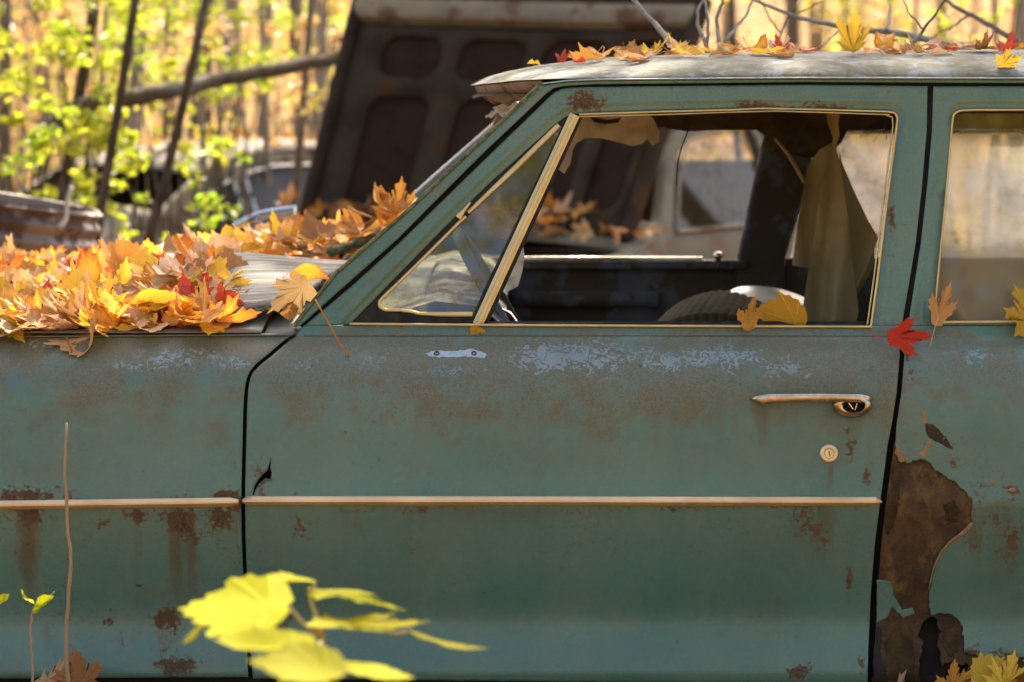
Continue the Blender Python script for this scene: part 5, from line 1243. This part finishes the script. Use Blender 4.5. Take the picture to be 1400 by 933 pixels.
branch([([(940, 84, 4.7), (915, 55, 4.8), (885, 25, 4.9), (850, -20, 5.0)], 0.0085)], B_PALE, 'thick pale stick slanting down to the roof near its front')
branch([([(965, 80, 5.0), (968, 40, 5.0), (960, -20, 5.1)], 0.005), ([(985, 80, 5.0), (982, 30, 5.1), (990, -20, 5.1)], 0.006), ([(975, 80, 5.0), (955, 30, 5.1), (968, -20, 5.2)], 0.005), ([(990, 60, 5.0), (1020, 20, 5.1), (1040, -20, 5.2)], 0.004)], B_PALE, 'cluster of upright pale twigs behind the roof leaves')
branch([([(1245, 66, 4.8), (1270, 30, 4.9), (1300, -15, 5.0)], 0.004), ([(1262, 42, 4.9), (1240, 10, 5.0), (1236, -20, 5.0)], 0.002)], B_DARK, 'dark forked twig rising beside the broad orange roof leaf')
branch([([(1395, 60, 5.6), (1350, 30, 5.7), (1300, 5, 5.8), (1270, -15, 5.9)], 0.008), ([(1330, 20, 5.7), (1300, 40, 5.7), (1250, 60, 5.7)], 0.003)], B_MID, 'brown branch slanting up above the rear of the roof')
branch([([(1060, 82, 5.4), (1070, 40, 5.5), (1102, -20, 5.6)], 0.003), ([(1068, 45, 5.5), (1046, 15, 5.4), (1040, -15, 5.3)], 0.002), ([(1080, 22, 5.55), (1120, 5, 5.6), (1150, -20, 5.6)], 0.0022)], B_MID, 'tangle of thin brown twigs over the middle of the roof')

# ------------------------------------------------------------------ rusty drum
M_DRUM = m_plain('rusted_drum_steel', (0.12, 0.075, 0.048), (0.19, 0.13, 0.09), 0.4, sc=6, bump=0.5, rust=(0.07, 0.035, 0.02), rust_amt=0.45, spec=0.6)
dc = P(-22, 300, 6.9); g0 = gz(dc.x, dc.y); mb = MB(); prf = []
Hd = 0.86; R0 = 0.285
for k in range(200):
    h = k / 199 * Hd; prf.append((R0 + 0.013 * (0.5 + 0.5 * math.cos(h * 2 * math.pi / 0.048)), h))
prf = [(0.0, 0.0)] + prf + [(R0 + 0.006, Hd + 0.004), (R0 + 0.002, Hd + 0.010), (R0 - 0.006, Hd + 0.008), (R0 - 0.012, Hd - 0.04), (0.0, Hd - 0.04)]
ax = Vector((0.16, 0.03, 1)).normalized()
mb.lathe(prf, Vector((dc.x - 0.10, dc.y, ZC + (HY - 268) * S * 6.9 / D - Hd)), ax, 48)
drum = mb.build('steel_drum', M_DRUM, None, True, 60); tag(drum, 'rusty ribbed steel drum leaning behind the hood leaves', 'drum')
mb = MB(); mb.tube(spline([P(98, 255, 6.72), P(92, 275, 6.70), P(90, 300, 6.68), P(80, 312, 6.66)], 10), [0.010] * 10, 6, flat=0.5); so = mb.build('strap', M_LINER, None); so.parent = drum

# ------------------------------------------------------------------ wrecked cars behind
M_OPAQUE = m_plain('cabin_shade_glass', (0.030, 0.024, 0.016), (0.055, 0.044, 0.028), 0.35, sc=5, bump=0.05, spec=0.4)  # opaque panes coloured dark to stand for the shaded cabin behind them
M_HAZY = m_glass('hazy_wreck_glass', (0.88, 0.86, 0.76), (0.12, 0.105, 0.07), 0.42, 3, refl=0.05)
def wreck(name, loc, yaw, paint, roofm, label, hood_up=False, scale=1.0, leaves=True):
    root = empty(name, loc); root.rotation_euler = (0, 0, yaw); root.scale = (scale,) * 3
    W = 0.80
    def side(y, s, nm):
        def lf(px, py, yy):
            t_ = max(0, (py - 0.92)); return Vector((px, s * (W - 0.42 * t_ - yy * s * 0 - 0.06 * math.exp(-((py - 0.45) / 0.25) ** 2) * 0 - yy), py))
        body = [(2.15, 0.35), (2.2, 0.6), (2.1, 0.84), (1.6, 0.92), (0.95, 0.96), (0.80, 1.06), (0.58, 1.26), (0.40, 1.385), (0.2, 1.43), (-0.4, 1.46), (-0.95, 1.43), (-1.3, 1.33), (-1.58, 1.16), (-1.8, 0.98), (-2.2, 0.86), (-2.35, 0.6), (-2.3, 0.3)]
        w1 = [(0.74, 1.00), (0.50, 1.25), (0.36, 1.335), (0.15, 1.365), (-0.28, 1.38), (-0.28, 1.00)]
        w2 = [(-0.37, 1.00), (-0.37, 1.38), (-0.80, 1.375), (-1.0, 1.34), (-0.98, 1.00)]
        w3 = [(-1.07, 1.01), (-1.08, 1.32), (-1.28, 1.24), (-1.42, 1.13), (-1.50, 1.02)]
        holes = [w1, w2, w3]
        o = panel(nm, body, holes, lambda p: np.zeros(len(p)), paint, root, step=0.07, edge=0.02, edge_drop=0.015, flange=0.03, lifter=lf, unit=1.0, bstep=0.05)
        ch = MB()
        for hq in holes:
            lp = densify(hq + [hq[0]], 0.04, closed=False); ch.tube([lf(x, z, -0.006) for x, z in lp], 0.009, 6)
        for hq in holes:
            g = panel('window_glass', hq, [], lambda q_: np.zeros(len(q_)), M_OPAQUE if not hood_up else M_HAZY, None, step=0.3, edge=0, flange=0, lifter=lambda a, c_, y: lf(a, c_, 0.02), unit=1.0, bstep=0.1); g.parent = o
        c = ch.build('window_trim', M_CHROME if not hood_up else M_W1, None); c.parent = o
        return o
    side(1, 1, 'side_panel'); side(-1, -1, 'side_panel')
    def top(seq, nm, mat, wfun):
        mb = MB(); n = 24
        pts = spline([Vector((x, 0, z)) for x, z in seq], n)
        for p in pts:
            for j in range(13):
                q = j / 6 - 1; w = wfun(p.z); mb.v.append(Vector((p.x + 0.06 * (1 - q * q) * (1 if p.x > 0 else -1) * 0.6, q * w, p.z + 0.045 * (1 - abs(q) ** 2.5))))
        for i in range(n - 1):
            for j in range(12):
                a = i * 13 + j; mb.f.append((a, a + 1, a + 14, a + 13))
        return mb.build(nm, mat, root, solid=0.006)
    wf = lambda z: W - 0.42 * max(0, z - 0.92)
    top([(0.40, 1.385), (0.2, 1.43), (-0.4, 1.46), (-0.95, 1.43), (-1.3, 1.33)], 'roof', roofm, wf)
    top([(-1.58, 1.16), (-1.8, 0.98), (-2.2, 0.86), (-2.35, 0.6), (-2.3, 0.3)], 'trunk_lid', paint, wf)
    if not hood_up:
        top([(2.15, 0.35), (2.2, 0.6), (2.1, 0.84), (1.6, 0.92), (0.95, 0.96)], 'hood', paint, wf)
    else:
        top([(2.15, 0.35), (2.2, 0.6), (2.1, 0.80)], 'nose', paint, wf); top([(1.12, 0.94), (0.95, 0.97), (0.84, 1.03)], 'cowl', paint, wf)
        mb = MB(); mb.box((1.6, 0, 0.45), (0.9, 1.3, 0.3)); mb.build('engine_bay', M_DARK, root, False)
    mb = MB(); mb.box((-0.3, 0, 0.40), (2.4, 1.4, 0.06)); mb.box((0.9, 0, 0.65), (0.03, 1.4, 0.55)); mb.box((-1.6, 0, 0.65), (0.03, 1.4, 0.5)); mb.build('floor_pan', M_DARK, root, False)
    mb = MB()
    for x in (0.05, -0.95): mb.box((x - 0.1, 0, 0.85), (0.16, 1.3, 0.5), Matrix.Rotation(-0.2, 3, 'Y')); mb.box((x + 0.15, 0, 0.58), (0.5, 1.3, 0.18))
    if not hood_up: mb.build('seat', M_SEAT, root, True, 40, bevel=0.04)
    tag(root, label, 'car', 'wrecked cars behind'); return root
M_W1 = m_plain('dull_brown_wreck_paint', (0.16, 0.13, 0.09), (0.22, 0.18, 0.12), 0.8, sc=4, bump=0.3, rust=(0.10, 0.055, 0.03), rust_amt=0.45)
M_W2 = m_plain('grey_wreck_paint', (0.12, 0.108, 0.072), (0.095, 0.084, 0.056), 0.8, sc=4, bump=0.3, rust=(0.12, 0.07, 0.04), rust_amt=0.42)
w3 = wreck('wrecked_car', (0, 0, 0), 0.0, M_W1, M_W1, 'old brown car with chrome window frames beyond the hood leaves')
yaw3 = 0.80; w3.rotation_euler = (0, 0, yaw3)
w3.location = P(318, 214, 12.4) - Matrix.Rotation(yaw3, 3, 'Z') @ Vector((-1.05, -0.60, 1.43))
yaw2 = math.atan2(-0.86, -0.50)
w2 = wreck('wrecked_car', (0, 0, 0), yaw2, M_W2, M_W2, 'grey wrecked car behind the teal sedan with its hood raised', hood_up=True)
hc = P(635, 318, 9.3)                      # hinge centre
hd = Vector((math.cos(yaw2), math.sin(yaw2), 0)); wd = Vector((-hd.y, hd.x, 0))
w2.location = hc - hd * 1.0 - Vector((0, 0, 0.99)); 
# raised hood: local frame, x along width, z up the panel
def raised_hood(parent):
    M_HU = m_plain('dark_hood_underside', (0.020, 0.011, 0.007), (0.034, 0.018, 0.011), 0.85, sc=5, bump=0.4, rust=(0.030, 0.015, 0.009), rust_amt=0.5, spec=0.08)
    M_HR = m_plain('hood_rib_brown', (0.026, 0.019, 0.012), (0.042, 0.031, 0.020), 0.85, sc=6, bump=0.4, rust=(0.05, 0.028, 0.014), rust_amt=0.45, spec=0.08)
    inv = parent.matrix_basis.inverted()
    BL, BR, TL, TR = P(408, 330, 9.55), P(852, 330, 8.95), P(494, -14, 10.05), P(962, -2, 9.45)
    nrm = (BR - BL).cross(TL - BL).normalized()
    if nrm.y > 0: nrm = -nrm
    Q = lambda u, v, o=0.0: inv @ (BL.lerp(BR, u).lerp(TL.lerp(TR, u), v) + nrm * (o - 0.05 * (1 - (2 * u - 1) ** 2) * 0.6))
    mb = MB(); nu, nv = 26, 22
    mb.grid(nu, nv, lambda u, v: Q(u, v, -0.055)); skin = mb.build('hood', M_W2, parent, solid=0.004)
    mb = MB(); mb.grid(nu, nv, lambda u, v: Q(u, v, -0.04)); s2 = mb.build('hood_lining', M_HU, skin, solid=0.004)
    def rib(pts, w, h, nm='hood_rib', mat=M_HR):
        q = [Vector((a, b, 0)) for a, b in pts]; q = spline(q, 16); m = MB()
        for i, p_ in enumerate(q):
            t_ = q[min(i + 1, 15)] - q[max(i - 1, 0)]; t_.normalize(); nn = Vector((-t_.y * 0.75, t_.x / 0.75, 0))
            for (a, b) in [(-0.5, -0.035), (-0.42, 0.6 * h), (-0.25, h), (0.25, h), (0.42, 0.6 * h), (0.5, -0.035)]:
                k = p_ + nn * a * w; m.v.append(Q(k.x, k.y, b))
        for i in range(15):
            for j in range(6):
                a = i * 6 + j; b = i * 6 + (j + 1) % 6; m.f.append((a, b, b + 6, a + 6))
        m.f.append((0, 1, 2, 3, 4, 5)); m.f.append(tuple(90 + j for j in range(6)))
        m.build(nm, mat, skin, True, 40)
    def rr(u0, u1, v0, v1, r=0.065):
        out = []
        for cx, cy, a0 in ((u1 - r, v1 - r, 0), (u0 + r, v1 - r, 90), (u0 + r, v0 + r, 180), (u1 - r, v0 + r, 270)):
            out += [(cx + r * math.cos(math.radians(a0 + k * 18)), cy + r * math.sin(math.radians(a0 + k * 18))) for k in range(6)]
        return out
    holes = [rr(a * 1.3, c * 1.3, 0.66, 0.83) for a, c in ((0.10, 0.28), (0.33, 0.53), (0.58, 0.77), (0.81, 0.94))] + [rr(a * 1.3, c * 1.3, 0.13, 0.585) for a, c in ((0.10, 0.29), (0.37, 0.54), (0.61, 0.78), (0.83, 0.94))]
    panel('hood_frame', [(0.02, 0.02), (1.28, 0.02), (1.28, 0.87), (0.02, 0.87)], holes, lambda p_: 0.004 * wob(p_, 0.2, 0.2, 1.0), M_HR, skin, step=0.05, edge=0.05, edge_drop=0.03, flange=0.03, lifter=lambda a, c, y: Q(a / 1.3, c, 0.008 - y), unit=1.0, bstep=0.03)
    rib([(0.0, 0.02), (0.0, 0.5), (0.0, 1.0)], 0.045, 0.03, 'hood_edge'); rib([(1.0, 0.0), (1.0, 0.5), (1.0, 1.0)], 0.045, 0.03, 'hood_edge')
    rib([(0.0, 0.925), (0.5, 0.935), (1.0, 0.925)], 0.07, 0.03, 'hood_lip', M_W1); rib([(0.0, 1.0), (0.5, 1.01), (1.0, 1.0)], 0.06, 0.02, 'hood_lip')
bpy.context.view_layer.update()
raised_hood(w2)
# leaves on the wrecks
bpy.context.view_layer.update()
ws = []
for k in range(120):
    a = U(-0.75, 0.75); ws.append((hc + wd * a + hd * U(-0.10, 0.22) + Vector((0, 0, U(0.0, 0.10))), U(0.06, 0.10), Euler((rng.gauss(0, .5), rng.gauss(0, .5), U(0, 6))).to_matrix(), rng.choice(['maple', 'redmaple']), rng.randint(20, 25), cidx.index(rng.choice(['bright orange', 'dusty pink', 'russet brown', 'amber', 'pale tan']))))
add_litter('cowl_leaves', ws, 'orange leaves heaped on the cowl of the grey wreck')
for (w, nm, lab) in ((w3, 'roof_leaves', 'leaves strewn over the roof of the old brown car'), (w2, 'roof_leaves', 'leaves strewn over the roof of the grey wreck')):
    ws = [(w.matrix_world @ Vector((U(-1.2, 0.3), U(-0.55, 0.55), 1.49)), U(0.06, 0.1), Euler((rng.gauss(0, .3), rng.gauss(0, .3), U(0, 6))).to_matrix(), rng.choice(['maple', 'redmaple']), rng.randint(20, 25), cidx.index(rng.choice(['bright orange', 'dusty pink', 'amber', 'pale tan', 'golden yellow']))) for k in range(70)]
    add_litter(nm, ws, lab)

# ------------------------------------------------------------------ plants in front of the car
def sapling_front():
    d = 2.62; base = P(445, 930, d); root = empty('maple_sapling', (base.x + 0.02, base.y, gz(base.x, base.y) - 0.02))
    inv = Matrix.Translation(-Vector(root.location)); GL = LM['yellow green']
    t_ = NT('sapling_stem'); SM = t_.finish(t_.bsdf(Base_Color=(0.34, 0.26, 0.10), Roughness=0.6))
    mb = MB(); top = P(440, 868, d)
    mb.tube(spline([Vector((root.location.x, root.location.y, root.location.z)), P(455, 1150, d), P(450, 980, d), top, P(428, 830, d + 0.03), P(424, 812, d + 0.05)], 24), [0.0042 - 0.0001 * k for k in range(24)], 7)
    mb.v = [inv @ v for v in mb.v]; mb.build('stem', SM, root)
    def L(px, py, dd, size, R, seed, curl, pet_to=None, kind='maple', narrow=1.0):
        me = lmesh(kind, seed, curl, 0, 'yellow green', narrow); o = bpy.data.objects.new('leaf', me); COL.objects.link(o); o.parent = root
        p = P(px, py, dd); o.matrix_local = inv @ Matrix.LocRotScale(p, R.to_quaternion(), Vector((size,) * 3))
        if pet_to is not None:
            m = MB(); m.tube([inv @ q for q in spline([p, (p + P(*pet_to)) / 2 + Vector((0, 0, -0.004)), P(*pet_to)], 8)], 0.0018, 6); m.build('leaf_stem', SM, root)
    E = lambda tilt, roll, yaw: Matrix.Rotation(tilt, 3, 'X') @ Matrix.Rotation(roll, 3, 'Y') @ Matrix.Rotation(yaw, 3, 'Z')
    # yaw: 0 tip away, +90 deg tip to the left, -90 deg tip to the right; tilt > 0 turns the face to the camera; roll > 0 drops the right side
    L(394, 828, 2.55, 0.118, E(0.30, -0.08, 1.50), 61, 0.22, (440, 872, 2.62), kind='broad')
    L(425, 806, 2.68, 0.110, E(-0.10, 0.13, -1.50), 62, 0.22, (424, 812, 2.67), kind='maple', narrow=1.1)
    L(430, 796, 2.68, 0.058, E(-0.10, 0.10, 1.75), 67, 0.2, (424, 812, 2.67), kind='broad')
    L(428, 850, 2.60, 0.128, E(-0.06, 0.09, -1.60), 63, 0.28, (442, 872, 2.62), kind='maple', narrow=0.9)
    L(428, 884, 2.35, 0.096, E(-0.02, -0.04, 1.60), 64, 0.28, (442, 872, 2.62), kind='broad')
    L(472, 920, 2.25, 0.092, E(0.12, 0.06, 1.62), 65, 0.25, (446, 900, 2.62), kind='broad')
    L(464, 908, 2.42, 0.078, E(-0.06, 0.22, -1.5), 66, 0.28, (446, 890, 2.62), kind='broad')
    L(556, 864, 2.61, 0.090, E(0.0, 0.30, -1.57), 68, 0.3, (520, 858, 2.60), 'oval', 0.40)
    L(283, 852, 2.55, 0.038, E(0.4, -0.75, 1.6), 69, 0.4, (300, 846, 2.56), 'oval', 0.9)
    tag(root, 'bright yellow green maple sapling with broad leaves in front of the fender', 'sapling')
sapling_front()
def stalk(pts, r, label, leaves=()):
    root = empty('dry_stalk' if not leaves else 'seedling', P(*pts[0])); inv = Matrix.Translation(-Vector(root.location)); mb = MB()
    q = spline([P(*p) for p in pts], 26); q = [a + Vector((U(-1, 1), 0, 0)) * r * 0.5 for a in q]
    mb.tube([inv @ a for a in q], [r * (1.15 - 0.5 * k / 25) * (1.25 if k % 6 == 0 else 1) for k in range(26)], 7)
    t_ = NT('stalk_straw'); mb.build('stem', t_.finish(t_.bsdf(Base_Color=(0.33, 0.21, 0.10), Roughness=0.7)), root)
    for (px, py, dd, s, rot, sd) in leaves:
        o = bpy.data.objects.new('leaf', lmesh('oval', sd, 0.8, 0, 'yellow green', 1.1)); COL.objects.link(o); o.parent = root
        o.matrix_local = inv @ Matrix.LocRotScale(P(px, py, dd), Euler(rot).to_quaternion(), Vector((s,) * 3))
    tag(root, label, 'plant')
stalk([(92, 1032, 3.78), (93, 933, 3.78), (91, 860, 3.78), (96, 780, 3.78), (92, 700, 3.79), (89, 640, 3.79), (91, 578, 3.8)], 0.0030, 'tall dry straw stalk standing in front of the fender')
stalk([(46, 1030, 3.62), (45, 930, 3.62), (42, 870, 3.62), (44, 840, 3.62), (50, 826, 3.62)], 0.0017, 'small seedling with pale yellow leaves beside the dry stalk', [(46, 826, 3.62, 0.030, (0.5, 0.2, 1.3), 71), (48, 828, 3.62, 0.038, (0.5, 0.3, -1.5), 72), (46, 838, 3.60, 0.040, (0.9, 0.5, -1.2), 73)])
stalk([(-4, 1030, 3.55), (-6, 930, 3.55), (-8, 840, 3.55)], 0.0015, 'seedling cut by the picture edge beside the stalk', [(-10, 830, 3.55, 0.03, (0.8, 0.4, -1.0), 74)])
# bent dry grass blades on the fender
mb = MB(); mb.tube(spline([P(90, 460, 4.07), P(94, 470, 4.055), P(98, 480, 4.05), P(93, 491, 4.05)], 10), [0.0016] * 10, 5)
tag(mb.build('leaf_stalk', LM['russet brown'], None), 'short curled brown stalk hanging over the fender edge', 'leaf', H)
